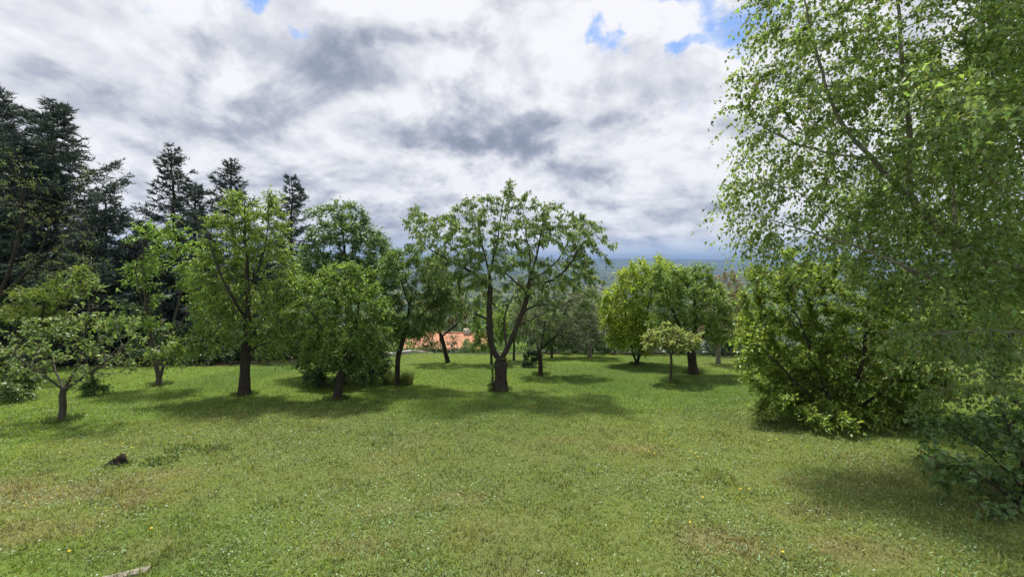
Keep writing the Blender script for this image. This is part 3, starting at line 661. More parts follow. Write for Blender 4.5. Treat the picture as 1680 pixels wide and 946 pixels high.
for i, (px, d, h, rx) in enumerate([(-60, 16.0, 3.2, 2.0), (40, 17.2, 2.6, 1.8), (125, 17.2, 2.8, 1.9), (200, 17.4, 2.4, 1.9), (300, 17.6, 1.5, 1.9), (370, 17.8, 1.5, 1.9), (455, 18.2, 2.6, 1.9)]):
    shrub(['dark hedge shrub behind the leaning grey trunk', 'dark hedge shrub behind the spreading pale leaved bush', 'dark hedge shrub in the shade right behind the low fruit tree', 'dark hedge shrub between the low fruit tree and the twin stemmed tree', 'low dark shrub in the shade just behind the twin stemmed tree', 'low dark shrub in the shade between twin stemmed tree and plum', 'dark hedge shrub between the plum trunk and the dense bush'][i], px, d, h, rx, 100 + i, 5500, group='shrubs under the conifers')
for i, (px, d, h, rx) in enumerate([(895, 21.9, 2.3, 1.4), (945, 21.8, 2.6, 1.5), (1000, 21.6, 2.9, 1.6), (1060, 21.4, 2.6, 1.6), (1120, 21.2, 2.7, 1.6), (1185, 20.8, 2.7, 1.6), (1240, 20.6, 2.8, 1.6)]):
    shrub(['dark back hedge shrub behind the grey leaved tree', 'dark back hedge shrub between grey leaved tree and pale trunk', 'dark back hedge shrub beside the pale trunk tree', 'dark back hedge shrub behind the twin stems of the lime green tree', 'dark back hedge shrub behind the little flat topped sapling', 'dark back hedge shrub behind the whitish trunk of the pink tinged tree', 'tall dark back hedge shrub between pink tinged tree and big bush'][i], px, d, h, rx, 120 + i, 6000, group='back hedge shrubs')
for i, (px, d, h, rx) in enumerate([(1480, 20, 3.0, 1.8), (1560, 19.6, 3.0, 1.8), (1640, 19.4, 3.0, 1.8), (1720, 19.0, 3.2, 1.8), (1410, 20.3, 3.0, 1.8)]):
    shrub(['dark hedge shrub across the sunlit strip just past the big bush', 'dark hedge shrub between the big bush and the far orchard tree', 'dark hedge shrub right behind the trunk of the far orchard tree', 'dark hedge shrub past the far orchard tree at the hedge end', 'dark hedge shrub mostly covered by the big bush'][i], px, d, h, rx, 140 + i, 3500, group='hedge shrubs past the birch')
for i, (px, d, h, rx, c) in enumerate([(660, 24.5, 1.7, 1.0, PALE), (700, 25.2, 1.6, 1.1, DARK), (745, 25.2, 1.8, 1.1, DARK), (790, 25.2, 1.9, 1.0, GREEN), (770, 25.8, 2.1, .6, GREEN), (835, 25.2, 1.7, 1.1, FRESH)]):
    shrub(['pale leafy garden shrub beyond the edging beside the slim dark trunk', 'dark garden shrub beyond the edging below the roof corner', 'dark garden shrub beyond the edging behind the leaning copper plum', 'green garden shrub beyond the edging beside the cherry trunk', 'tallest garden shrub, standing before the tiled roof by the copper plum', 'fresh green garden shrub beyond the edging between the cherry stems'][i], px, d, h, rx, 160 + i, 3500, color=c, group='shrubs before the tiled house')

# trees on the slope below the lawn
SLOPE = ['green tree below the lawn edge behind the dense dark bush', 'fresh green tree below the lawn edge behind the grey leaved tree', 'green tree below the lawn edge behind the pale trunk tree', 'green tree behind the house, seen between the forked cherry stems',
         'fresh green tree behind the house end nearest the cherry trunk', 'dark tree behind the middle of the orange roof', 'green tree behind the roof corner by the slim plum', 'green tree far down the slope behind the grey leaved tree', 'green tree below the lawn edge beside the lime green tree',
         'fresh green tree below the lawn edge behind the top of the big bush', 'dark tree down the slope behind the slim plum crown']
for i, (px, d, top, rx, c, lab) in enumerate([
        (610, 30, 480, 2.4, GREEN, 0), (905, 30, 500, 2.2, FRESH, 0), (965, 27, 480, 2.0, GREEN, 0), (850, 62, 512, 3.6, GREEN, 1), (790, 66, 505, 3.6, FRESH, 1), (730, 64, 508, 3.4, DARK, 1), (690, 62, 500, 3.4, GREEN, 1), (925, 58, 502, 3.6, GREEN, 1), (1010, 34, 486, 2.6, GREEN, 0), (1230, 26, 430, 2.4, FRESH, 0), (655, 66, 495, 3.6, DARK, 1)]):
    x = P(px, HOR, d)[0]; b0 = np.array([x, d, float(ground_z(x, d))]); tz = P(px, top, d)[2]; H = max(tz - b0[2], 2.5)
    bl_ = [(x, d, b0[2] + H * .66, rx, rx, H * .32), (x - rx * .5, d, b0[2] + H * .55, rx * .6, rx * .7, H * .25), (x + rx * .5, d, b0[2] + H * .6, rx * .6, rx * .7, H * .25), (x, d, b0[2] + H * .4, rx * .8, rx * .8, H * .2)]
    make_tree('slope_tree', SLOPE[i], b0, [[b0, b0 + np.array([0, 0, H * .35]), b0 + np.array([0.1, 0, H * .7])]], bl_, 0.16, 8000,
              leaf=(0.13 + .04 * lab, 0.08 + .03 * lab), color=c, young=FRESH, nattr=220, step=0.35, shoot=0.6, per=9, seed=180 + i, dk=.5, di=5, stalks=False, light=True, group=['trees just below the lawn', 'trees behind the tiled house'][lab])

# ------------------------------------------------------------------ conifers
def conifer(label, px, top, d, rmax, seed, low=0.1, ragged=0.3, color=(0.030, 0.043, 0.030), lean=0.0, pw=0.85, dens=1.0):
    rg = np.random.default_rng(seed)
    x = P(px, HOR, d)[0]; bz = float(ground_z(x, d)); base = np.array([x, d, bz]); tz = P(px, top, d)[2]; H = tz - bz
    t = thing('spruce_tree', label, 'tree', base, None)
    nseg = 26; hs = np.linspace(0, 1, nseg); wob = np.cumsum(rg.normal(0, 0.03, (nseg, 2)), 0)
    spine = np.stack([x + wob[:, 0] + lean * (hs - 1) * H, d + wob[:, 1], bz - 0.1 + hs * (H + .1)], 1)
    spine[:, 0] += (x - spine[-1, 0]) ; spine[:, 0] -= 0
    V = []; Q = []; off = tube(spine, 0.02 + 0.014 * H * (1 - hs) ** 0.9, 8, V, Q, 0)
    NB = []; NA = []; NL = []
    h = low * H
    while h < H * 0.985:
        f = 1 - h / H
        nb = rg.integers(5, 9)
        a0 = rg.random() * 6.28
        for j in range(nb):
            if rg.random() < ragged * 0.45: continue
            az = a0 + j * 6.283 / nb + rg.normal(0, 0.3)
            L = rmax * (f ** pw) * (1 - ragged + rg.random() ** 1.3 * ragged * 2.1) + 0.12
            hh = h + rg.normal(0, 0.12); i0 = min(max(hh / H, 0), 1) * (nseg - 1); i1 = int(min(i0, nseg - 2)); o = spine[i1] + (spine[i1 + 1] - spine[i1]) * (i0 - i1)
            el = 0.55 - 1.0 * min(f * 1.6, 1) + rg.normal(0, 0.12)
            k = max(4, int(L / 0.28) + 2); s = np.linspace(0, 1, k)
            dirh = np.array([math.cos(az), math.sin(az), 0])
            pts = o + dirh * (s * L)[:, None] + rg.normal(0, 0.025, (k, 3)) * s[:, None]
            pts[:, 2] += L * (math.tan(el) * s * 0.6 - 0.10 * np.sin(s * 3.14) + 0.16 * s ** 3)
            off = tube(pts, np.linspace(0.010 + 0.008 * L, 0.004, k), 4, V, Q, off)
            nbl = max(6, int(L * 21 * dens)); u = rg.random(nbl) ** 0.75 * 0.88 + 0.12
            idx = u * (k - 1); i2 = np.minimum(idx.astype(int), k - 2); bp_ = pts[i2] + (pts[i2 + 1] - pts[i2]) * (idx - i2)[:, None]
            tdir = nrm(pts[i2 + 1] - pts[i2]); sdn = np.where(rg.random(nbl) < .5, 1, -1)[:, None] * np.cross(tdir, [0, 0, 1])
            bd = nrm(tdir * 0.75 + sdn * 0.8 + rg.normal(0, .25, (nbl, 3)) + np.array([0, 0, -0.18]))
            bl2 = (0.16 + 0.42 * np.sin(np.clip(u, 0, 1) * 2.6)) * min(1.0, 0.35 + L * 0.3) * (0.6 + 0.8 * rg.random(nbl))
            m2 = 8
            ss_ = (np.arange(m2) + .5) / m2
            nb_ = bp_[:, None] + bd[:, None] * (bl2[:, None] * ss_)[..., None]
            nb_[..., 2] -= 0.18 * bl2[:, None] * ss_ ** 2
            NB.append(nb_.reshape(-1, 3)); NA.append(np.repeat(bd, m2, 0)); NL.append(np.full(nbl * m2, 1.0))
        h += (0.20 + 0.24 * f) * (0.8 + 0.4 * rg.random())
    nb_ = np.vstack(NB); na = np.vstack(NA); n = len(nb_)
    ax = nrm(na * 0.8 + rg.normal(0, 0.55, (n, 3)) + np.array([0, 0, 0.12])); nn = rg.normal(0, 1, (n, 3))
    Ls = 0.17 * (0.6 + 0.8 * rg.random(n)); Ws = np.full(n, 0.05) * (0.7 + 0.6 * rg.random(n))
    sdn_ = nrm(np.cross(ax, nn)) * Ws[:, None] * .5; lv = np.stack([nb_ - sdn_, nb_ + sdn_, nb_ + ax * Ls[:, None]], 1).reshape(-1, 3); lf = np.arange(n * 3).reshape(-1, 3); kk = 3
    mesh_obj('crown', lv, lf, MATS['needle'], t, base, colors=np.repeat(tint_leaves(n, color, rg, 0.35, (0.035, 0.05, 0.022), .1), kk, 0))
    mesh_obj('trunk', np.vstack(V), [np.concatenate(Q)], MATS['bark_dark'], t, base, smooth_shade=True)
    return t
conifer('tallest ragged dark conifer with trunk at the outer edge of the wood', 4, 138, 20, 4.3, 41, 0.05, 0.5, dens=1.15)
conifer('broad dark conifer with spiky crown beside the tallest ragged one', 106, 168, 19.5, 4.4, 42, 0.05, 0.5, lean=0.01, dens=1.15)
conifer('dark conifer added for shade outside the wood edge behind the leaning grey trunk', -110, 150, 19, 3.4, 43, 0.06, 0.4)  # added past the frame edge to shade the wood
conifer('ragged conifer between the tallest one and the broad spiky one', 52, 235, 18.5, 3.8, 51, 0.05, 0.5, dens=1.1)
conifer('low bushy conifer filling the gap below the broad spiky one', 175, 318, 18.5, 2.6, 44, 0.05, 0.4)
conifer('slim spire shaped dark conifer, tallest of the middle group', 290, 243, 21.5, 2.7, 45, 0.08, 0.5, dens=.8)
conifer('short narrow conifer tucked beside the slim spire shaped one', 327, 298, 23, 2.0, 46, 0.08, 0.5, dens=.8)
conifer('dark conifer with split looking top behind the tall plum', 385, 258, 23, 2.8, 47, 0.08, 0.5, dens=.8)
conifer('dark conifer at the inner end of the row beside the walnut', 476, 288, 23.5, 2.4, 48, 0.08, 0.5, dens=.8)
conifer('low dark conifer under the row behind the twin stemmed tree', 235, 372, 20, 2.4, 49, 0.05, 0.35)
conifer('low spreading conifer skirt between the leaning trunk and the fruit tree', 30, 330, 17.2, 2.8, 52, 0.03, 0.4)
conifer('small dark conifer behind the top of the low fruit tree', 140, 385, 17.6, 2.6, 53, 0.03, 0.4)
conifer('small dark conifer between the twin stems', 345, 425, 19.5, 2.4, 54, 0.03, 0.4)
conifer('small dark conifer between the plum and the walnut', 495, 430, 20.5, 2.0, 55, 0.03, 0.4)
conifer('low dark conifer behind the trunk of the plum tree', 430, 400, 21, 2.4, 50, 0.05, 0.35)

# ------------------------------------------------------------------ houses
def box(x0, x1, y0, y1, z0, z1):
    v = np.array([(x, y, z) for z in (z0, z1) for y in (y0, y1) for x in (x0, x1)], float)
    f = np.array([(0, 2, 3, 1), (4, 5, 7, 6), (0, 1, 5, 4), (2, 6, 7, 3), (0, 4, 6, 2), (1, 3, 7, 5)])
    return v, f
def house(label, x0, x1, y0, y1, zg, ze, zr, low=None):
    t = thing('tiled_house', label, 'house', ((x0 + x1) / 2, (y0 + y1) / 2, zg)); o = np.array(t.location)
    v, f = box(x0, x1, y0, y1, zg - .3, ze); mesh_obj('wall', v, f, MATS['render_wall'], t, o)
    ym = (y0 + y1) / 2; ov = 0.5
    gv_ = np.array([(x0, y0, ze), (x0, y1, ze), (x0, ym, zr - .15), (x1, y0, ze), (x1, y1, ze), (x1, ym, zr - .15)]); [mesh_obj('gable', gv_[k_:k_ + 3], [np.array([(0, 2, 1)])], MATS['render_wall'], t, o) for k_ in (0, 3)]
    # roof: rows of curved tiles, a rippled sheet on each slope
    rt = None
    for sgn in (-1, 1):
        ye = ym + sgn * ((y1 - y0) / 2 + ov); nx = int((x1 - x0 + 2 * ov) / 0.11); xs = np.linspace(x0 - ov, x1 + ov, nx); k = 14
        Vv = []
        for j in range(k + 1):
            for lip in ((0, 1) if 0 < j < k else (0,)):
                fr = j / k; y = ym + (ye - ym) * fr; z = zr + (ze - .18 - zr) * fr + (0.03 if lip else 0.0)
                Vv.append(np.stack([xs, np.full(nx, y), z + 0.035 * np.sin(np.arange(nx) * math.pi)* 0 + 0.04 * (np.arange(nx) % 2)], 1))
        Vv = np.array(Vv); r_ = len(Vv); idx = (np.arange(r_ - 1)[:, None] * nx + np.arange(nx - 1)[None]).ravel()
        ro = mesh_obj('roof_slope', Vv.reshape(-1, 3), np.stack([idx, idx + 1, idx + nx + 1, idx + nx], 1), MATS['roof_tile'], t, o)
    v, f = box(x0 - ov, x1 + ov, ym - .14, ym + .14, zr - .06, zr + .1); mesh_obj('ridge', v, f, MATS['roof_tile'], t, o)
    v, f = box(x0 - ov, x1 + ov, y0 - ov - .1, y0 - ov + .04, ze - .32, ze - .2); mesh_obj('gutter', v, f, MATS['shutter'], t, o)
    cx = x0 + .72 * (x1 - x0); v, f = box(cx - .35, cx + .35, ym - .5, ym + .1, zr - .5, zr + .55); ch = mesh_obj('chimney', v, f, MATS['render_wall'], t, o)
    for k in range(3):
        wx = x0 + (x1 - x0) * (.2 + .3 * k); v, f = box(wx - .5, wx + .5, y0 - .04, y0 + .05, ze - 1.7, ze - .5); wd = mesh_obj('window', v, f, MATS['glass_dark'], t, o)
        for s in (-1, 1):
            v, f = box(wx + s * .76 - .24, wx + s * .76 + .24, y0 - .07, y0 - .02, ze - 1.75, ze - .45); mesh_obj('shutter', v, f, MATS['shutter'], wd, (0, 0, 0) if False else o)
    return t
gz_h = float(ground_z(-8, 50))
house('house with orange tiled roof below the lawn, seen past the cherry trunk', P(676, HOR, 50)[0], P(800, HOR, 50)[0], 46.6, 53.4, gz_h, P(700, 571, 46.2)[2] + .15, P(700, 546, 50)[2])
house('house with orange tiled roof glimpsed behind the twin stemmed tree', P(262, HOR, 42)[0], P(345, HOR, 42)[0], 39, 45, float(ground_z(-34, 42)) , P(300, 560, 38.5)[2] + .2, P(300, 533, 42)[2])

# lawn edging of pale kerb stones
ke0 = on_ground(600, 590); ke1 = on_ground(1010, 578)
t = thing('lawn_edging', 'low pale stone edging along the far side of the lawn', 'kerb', ke0); L = ke1 - ke0; LL = np.linalg.norm(L[:2]); nk = int(LL / 1.0); ud = L[:2] / LL; nd_ = np.array([-ud[1], ud[0]])
for k in range(nk):
    a0 = ke0[:2] + ud * (k * LL / nk + .008); b0 = ke0[:2] + ud * ((k + 1) * LL / nk - .008); z0 = float(ground_z(*a0)); z1 = float(ground_z(*b0)); j = rng.normal(0, .006)
    vv = []
    for dz_, s in ((-.15, 0), (.13 + j, 0), (.15 + j, .02), (.15 + j, .16), (.13 + j, .18), (-.15, .18)):
        vv.append([*(a0 + nd_ * s), z0 + dz_])
    for dz_, s in ((-.15, 0), (.13 + j, 0), (.15 + j, .02), (.15 + j, .16), (.13 + j, .18), (-.15, .18)):
        vv.append([*(b0 + nd_ * s), z1 + dz_])
    q4 = [(i, i + 1, i + 7, i + 6) for i in range(5)] + [(5, 0, 6, 11)] + [(0, 5, 4, 1), (1, 4, 3, 2), (6, 7, 10, 11), (7, 8, 9, 10)]
    mesh_obj('kerb_stone', np.array(vv), np.array(q4), MATS['concrete'], t, ke0)

# ------------------------------------------------------------------ valley: far houses and woods
rg = np.random.default_rng(99)
cnt = 0
while cnt < 34:
    y = rg.uniform(1250, 2600); x = y * (rg.uniform(830, 1030) - 840) / F if rg.random() < .75 else y * (rg.uniform(640, 1220) - 840) / F
    z = float(ground_z(x, y)); wd, dp, hh = rg.uniform(9, 20), rg.uniform(8, 12), rg.uniform(4, 7)
    t = thing('valley_house', 'tiny pale house far off in the hazy valley', 'house', (x, y, z), 'far houses in the valley')
    v, f = box(x - wd / 2, x + wd / 2, y - dp / 2, y + dp / 2, z - 2, z + hh); mesh_obj('wall', v, f, MATS['far_wall'], t, (x, y, z))
    v = np.array([(x + sx * wd * .54, y + sy * dp * .58, z + hh - .3) for sx in (-1, 1) for sy in (-1, 1)] + [(x - wd * .54, y, z + hh + 2.4), (x + wd * .54, y, z + hh + 2.4)])
    mesh_obj('roof', v, [np.array([(0, 2, 5, 4), (1, 4, 5, 3), (0, 1, 3, 2)]), np.array([(0, 4, 1), (2, 3, 5)])], MATS['far_roof'], t, (x, y, z)); cnt += 1
n = 2800
y = np.exp(rg.uniform(math.log(230), math.log(6000), n * 3)); x = y * rg.uniform(-.75, .75, n * 3)
keep = (fbm(x, y, 260, 3, 61) > 0.50) ; x, y = x[keep][:n], y[keep][:n]; z = ground_z(x, y); n = len(x)
ico = nrm(np.array([(0, 0, 1), (.9, 0, .35), (.28, .85, .35), (-.73, .53, .35), (-.73, -.53, .35), (.28, -.85, .35), (.75, .5, -.5), (-.3, .85, -.5), (-.9, 0, -.5), (-.3, -.85, -.5), (.75, -.5, -.5)]))
icf = [(0, 1, 2), (0, 2, 3), (0, 3, 4), (0, 4, 5), (0, 5, 1), (1, 6, 2), (2, 7, 3), (3, 8, 4), (4, 9, 5), (5, 10, 1), (6, 7, 2), (7, 8, 3), (8, 9, 4), (9, 10, 5), (10, 6, 1)]
s = rg.uniform(3, 7, n) * (1 + y / 3500)
vv = ico[None] * (1 + rg.normal(0, .18, (n, 11, 1))) * (s[:, None, None] * np.array([1.2, 1.2, 1.0])) + np.stack([x, y, z + s * .45], 1)[:, None]
ff = (np.arange(n)[:, None, None] * 11 + np.array(icf)[None]).reshape(-1, 3)
o = mesh_obj('far_wood', vv.reshape(-1, 3), ff, MATS['leaf'], colors=np.repeat(tint_leaves(n, (0.035, 0.06, 0.022), rg, .35), 11, 0), smooth_shade=True)
tag(o, 'mass of hazy far woods and hedgerows across the valley', 'woods', kind='stuff')

# ------------------------------------------------------------------ grass
def scatter(n, y0, y1, pw, margin=1.5):
    yy = y0 + (y1 - y0) * rng.random(n * 3); dens = (y0 / yy) ** pw * (1.22 * yy + margin); k = rng.random(n * 3) < dens / dens.max(); yy = yy[k][:n]
    xx = (rng.random(len(yy)) * 2 - 1) * (1.22 * yy + margin); return xx, yy
def blades(x, y, h, wd, lean, col_, bent=True):
    n = len(x); z = ground_z(x, y) - 0.004; az = rng.random(n) * 6.283
    side = np.stack([np.cos(az), np.sin(az), np.zeros(n)], 1) * (wd * .5)[:, None]
    a2 = rng.random(n) * 6.283; ld = np.stack([np.cos(a2), np.sin(a2), np.zeros(n)], 1) * (lean * h)[:, None]
    b0 = np.stack([x, y, z], 1); up = np.stack([np.zeros(n), np.zeros(n), h], 1)
    if bent:
        v = np.stack([b0 - side, b0 + side, b0 + up * .6 + ld * .35 - side * .8, b0 + up * .6 + ld * .35 + side * .8, b0 + up * (1 - .35 * np.minimum(lean, 1.2)[:, None]) + ld], 1).reshape(-1, 3)
        o = np.arange(n)[:, None] * 5; return v, [o + np.array([0, 1, 3, 2]), o + np.array([2, 3, 4])], np.repeat(col_, 5, 0)
    v = np.stack([b0 - side, b0 + side, b0 + up + ld], 1).reshape(-1, 3); o = np.arange(n)[:, None] * 3
    return v, [o + np.array([0, 1, 2])], np.repeat(col_, 3, 0)
def gcol(x, y, n):
    c = lawn_color(x, y) * (0.5 + 0.8 * rng.random((n, 1)) ** 1.3 + 0.35 * smooth(fbm(x, y, 0.25, 3, 146), .3, .7)[:, None]) * (1 + rng.normal(0, .07, (n, 3)))
    st = rng.random(n) < 0.03; c[st] = np.array([0.24, 0.22, 0.11]) * (0.7 + .5 * rng.random((st.sum(), 1)))
    return np.clip(c, .01, .6)
x, y = scatter(185000, 2.4, 12.5, 1.25); k = (lawn_mask(x, y) > .3) & (rng.random(len(x)) > smooth(y, 8.0, 12.5)); x, y = x[k], y[k]; n = len(x)
tall = fbm(x, y, 0.7, 3, 44)
tuf = smooth(fbm(x, y, 0.22, 3, 145), .35, .68)
h = (0.022 + 0.03 * rng.random(n)) * (0.5 + 0.8 * tall + 0.7 * tuf + 1.1 * smooth(fbm(x, y, 0.55, 2, 201), .66, .8)); wd = (0.006 + 0.005 * rng.random(n)) * (0.7 + y / 9)
v, f, c = blades(x, y, h, wd, 0.3 + 0.9 * rng.random(n), gcol(x, y, n))
tag(mesh_obj('grass', v, f, MATS['grass_blade'], colors=c), 'short mown grass of the near lawn', 'grass', kind='stuff')
x, y = scatter(300000, 6.5, 22.5, 1.4); k = (lawn_mask(x, y) > rng.random(len(x)) * .7) & (rng.random(len(x)) < smooth(y, 6.5, 12.0)); x, y = x[k], y[k]; n = len(x)
h = (0.03 + 0.03 * rng.random(n)); wd = 0.012 + 0.010 * rng.random(n)
v, f, c = blades(x, y, h, wd, 0.4 + 0.9 * rng.random(n), gcol(x, y, n), False)
tag(mesh_obj('grass', v, f, MATS['grass_blade'], colors=c), 'short mown grass of the far lawn under the fruit trees', 'grass', kind='stuff')
# clover and plantain leaves lying in the turf
x, y = scatter(60000, 2.4, 11, 1.2); k = fbm(x, y, 1.1, 3, 71) > .47; x, y = x[k], y[k]; n = len(x)
az = rng.random(n) * 6.283; ax = np.stack([np.cos(az), np.sin(az), .25 + .3 * rng.random(n)], 1); nn = np.stack([rng.normal(0, .3, n), rng.normal(0, .3, n), np.ones(n)], 1)
v, f, kk = leaf_mesh(np.stack([x, y, ground_z(x, y) + .012 + .015 * rng.random(n)], 1), ax, nn, .018 + .022 * rng.random(n), .012 + .010 * rng.random(n))
tag(mesh_obj('clover', v, f, MATS['grass_blade'], colors=np.repeat(tint_leaves(n, (0.072, 0.118, 0.028), rng, .4), kk, 0)), 'small clover and plantain leaves lying in the lawn', 'ground cover', kind='stuff')
# daisies: tiny white discs on short stems, too many to count
x, y = scatter(5200, 3.2, 19.5, .2); k = (fbm(x, y, 2.4, 3, 88) > .5) & (rng.random(len(x)) < .35 + .65 * smooth(y, 8, 13)); x, y = x[k], y[k]; n = len(x)
ang = np.arange(6) * 1.0472; r_ = 0.006 + .005 * rng.random(n)
cen = np.stack([x, y, ground_z(x, y) + .045 + .02 * rng.random(n)], 1); ring = np.stack([np.cos(ang), np.sin(ang), np.full(6, .12)], 1)
v = np.concatenate([cen[:, None] , cen[:, None] + ring[None] * r_[:, None, None]], 1).reshape(-1, 3); o = np.arange(n)[:, None] * 7
f = [np.concatenate([o + np.array([0, 1 + i, 1 + (i + 1) % 6]) for i in range(6)])]
tag(mesh_obj('daisy', v, f, MATS['petal'], colors=np.full((len(v), 3), .5)), 'tiny white daisies dotted through the lawn', 'flowers', kind='stuff')

def tuft(label, px, py, n, rad, hgt, color, group=None, name='grass_tuft'):
    p = on_ground(px, py); r_ = rad * np.sqrt(rng.random(n)); a_ = rng.random(n) * 6.283; x = p[0] + r_ * np.cos(a_); y = p[1] + r_ * np.sin(a_)
    c = np.array(color) * (.7 + .6 * rng.random((n, 1)))
    v, f, cc_ = blades(x, y, hgt * (.5 + .7 * rng.random(n)), np.full(n, .013), .25 + .5 * rng.random(n), c)
    return tag(mesh_obj(name, v, f, MATS['grass_blade'], None, p, colors=cc_), label, 'grass', group, 'stuff')
tuft('tall uncut grass tuft on the shady side of the slim trunk', 640, 631, 260, .2, .5, (0.10, 0.13, 0.04)); tuft('tall uncut grass tuft on the house side of the slim trunk', 666, 631, 260, .2, .5, (0.10, 0.13, 0.04))
for px, py, lab in [(102, 689, 'uncut grass ring around the low fruit tree trunk'), (401, 647, 'uncut grass ring around the plum trunk'), (553, 654, 'uncut grass ring around the leaning apple trunk'), (821, 639, 'uncut grass ring around the cherry trunk'), (887, 614, 'uncut grass ring around the grey leaved tree'),
                    (1045, 597, 'uncut grass ring around the lime green tree'), (1137, 612, 'uncut grass ring around the stout pear trunk'), (1100, 627, 'uncut grass ring around the flat topped sapling'), (262, 631, 'uncut grass ring around the twin stemmed tree')]:
    tuft(lab, px, py, 420, .33, .13, (0.075, 0.12, 0.03))
for px, py, lab in [(300, 737, 'coarse dark weed patch in the lawn beyond the stump'), (352, 736, 'smaller dark weed clump beside the coarse weed patch'), (262, 757, 'fresh green grass clump right beside the stump')]:
    tuft(lab, px, py, 170, .24, .07, (0.06, 0.105, 0.026), name='weed_clump')
px_tree('root_sprout', 'small leafy sucker sprouting at the foot of the cherry trunk', (808, 640), [], [(808, 632, 6, 8)], 0.006, 260, leaf=(0.06, 0.035), color=GREEN, nattr=24, step=.06, shoot=.1, per=6, dk=.08, seed=66, cat='plant', crown_name='foliage', trunk_name='stem')

# moss in the cherry fork (a part of the cherry)
cherry = bpy.data.objects['cherry_tree']; mp = P(826, 588, CH[1])
ph, th = np.meshgrid(np.linspace(0, 6.283, 15)[:-1], np.linspace(.05, 3.09, 9)); nv = np.stack([np.sin(th) * np.cos(ph), np.sin(th) * np.sin(ph), np.cos(th)], -1).reshape(-1, 3)
nv = nv * (1 + .18 * np.sin(nv[:, :1] * 9 + nv[:, 2:] * 7)) * np.array([.10, .10, .05]) + mp; i_ = (np.arange(8)[:, None] * 14 + np.arange(14)[None]); j_ = (np.arange(8)[:, None] * 14 + (np.arange(14) + 1)[None] % 14)
mo = mesh_obj('moss', nv, np.stack([i_.ravel(), j_.ravel(), j_.ravel() + 14, i_.ravel() + 14], 1), MATS['moss'], cherry, CH, smooth_shade=True); mo['label'] = 'yellow green moss cushion in the fork'

tuft('rough grass growing up around the rotten stump', 195, 763, 150, .2, .075, (0.10, 0.15, 0.04))
# rotten stump
p = on_ground(195, 761); ns_, lv_ = 22, 9
an = np.arange(ns_) * 6.283 / ns_; V = []
for j in range(lv_ + 1):
    fr = j / lv_; rr = .085 * math.sqrt(max(1 - fr ** 2.2, 0.004)) * (1 + .2 * np.sin(an * 3 + 1 + fr * 2) + .10 * np.sin(an * 7 + fr * 5) + .08 * rng.random(ns_))
    hh = fr * (.17 + .05 * np.cos(an) * (1 - fr) + .035 * rng.random(ns_))
    V.append(np.stack([p[0] + rr * np.cos(an) * .95 + .055 * fr, p[1] + rr * np.sin(an), p[2] - .03 + hh], 1))
V = np.array(V); a_ = np.arange(lv_)[:, None] * ns_; i_ = (a_ + np.arange(ns_)).ravel(); j_ = (a_ + (np.arange(ns_) + 1) % ns_).ravel()
t = thing('tree_stump', 'small rotten blackened stump jutting from the lawn', 'stump', p)
mesh_obj('wood', V.reshape(-1, 3), np.stack([i_, j_, j_ + ns_, i_ + ns_], 1), MATS['stump_wood'], t, p)
Vr, Qr = [], []; off = 0
for az, L_ in ((2.9, .16), (3.7, .12), (5.4, .09)):
    s = np.linspace(0, 1, 6); pts = np.stack([p[0] + np.cos(az) * (.07 + L_ * s), p[1] + np.sin(az) * (.07 + L_ * s), p[2] + .04 - .05 * s], 1); V1, Q1 = [], []
    tube(pts, np.linspace(.045, .014, 6), 6, V1, Q1, 0); mesh_obj('root', np.vstack(V1), [np.concatenate(Q1)], MATS['stump_wood'], t, p)
# weathered plank end in the grass
p = on_ground(205, 944); v, f = box(-.30, .16, -.035, .045, -.015, .022); v[:, 1] += v[:, 0] * .18; a_ = R(14); v = np.stack([v[:, 0] * math.cos(a_) - v[:, 1] * math.sin(a_), v[:, 0] * math.sin(a_) + v[:, 1] * math.cos(a_), v[:, 2]], 1) + p + np.array([0, 0, .012])
v[:, 2] -= .014
pl = mesh_obj('plank', v, f, MATS['wood_old'], None, p); tag(pl, 'weathered pale plank lying flat in the grass', 'plank')
bv = pl.modifiers.new('edge', 'BEVEL'); bv.width = .006; bv.segments = 2
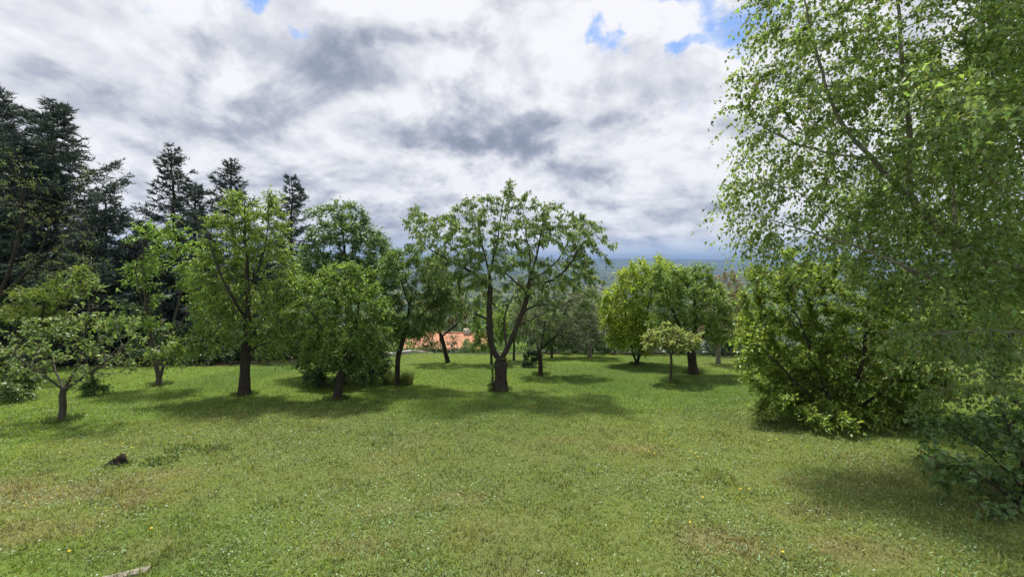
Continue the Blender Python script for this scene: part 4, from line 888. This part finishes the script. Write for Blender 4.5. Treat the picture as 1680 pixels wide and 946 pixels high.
# dandelions
def dandelion(px, py):
    p = on_ground(px, py); t = thing('dandelion', 'small yellow dandelion flower in the short grass', 'flower', p, 'dandelions in the lawn')
    V1, Q1 = [], []; hh = .05 + .03 * rng.random(); tube(np.array([p, p + [0.004, 0, hh * .5], p + [.006, 0, hh]]), np.array([.002, .002, .002]), 4, V1, Q1, 0); mesh_obj('stem', np.vstack(V1), [np.concatenate(Q1)], MATS['moss'], t, p)
    an = np.arange(12) * .5236; r2 = .012 * (1 + .18 * (np.arange(12) % 2)); c0 = p + [.006, 0, hh]
    V = np.concatenate([[c0 + [0, 0, .010]], c0 + np.stack([.6 * r2 * np.cos(an), .6 * r2 * np.sin(an), np.full(12, .009)], 1), c0 + np.stack([r2 * np.cos(an), r2 * np.sin(an), np.full(12, .002)], 1)])
    f3 = np.array([(0, 1 + i, 1 + (i + 1) % 12) for i in range(12)]); f4 = np.array([(1 + i, 13 + i, 13 + (i + 1) % 12, 1 + (i + 1) % 12) for i in range(12)]); mesh_obj('flower_head', V, [f3, f4], MATS['petal_yellow'], t, p)
for px, py in [(1064, 746), (1072, 749), (1133, 747), (1140, 751), (1144, 754), (1214, 811), (1228, 809), (1152, 824), (1283, 915), (1273, 727), (1260, 729), (113, 914), (248, 878), (715, 700), (1131, 865), (175, 735), (201, 733), (216, 741)]: dandelion(px, py)

# ------------------------------------------------------------------ haze: the air of the valley
v, f = box(-40000, 40000, -600, 21500, -205, 262)
hzo = mesh_obj('haze', v, f, None); tag(hzo, 'thin blue haze filling the valley air', 'haze', kind='stuff')
mt = bpy.data.materials.new('haze'); mt.use_nodes = True; mt.node_tree.nodes.clear()
pv = mt.node_tree.nodes.new('ShaderNodeVolumePrincipled'); pv.inputs['Color'].default_value = (0.26, 0.40, 0.68, 1); pv.inputs['Density'].default_value = 0.95e-4; pv.inputs['Anisotropy'].default_value = 0.0
om = mt.node_tree.nodes.new('ShaderNodeOutputMaterial'); mt.node_tree.links.new(pv.outputs[0], om.inputs['Volume'])
hzo.data.materials.append(mt)
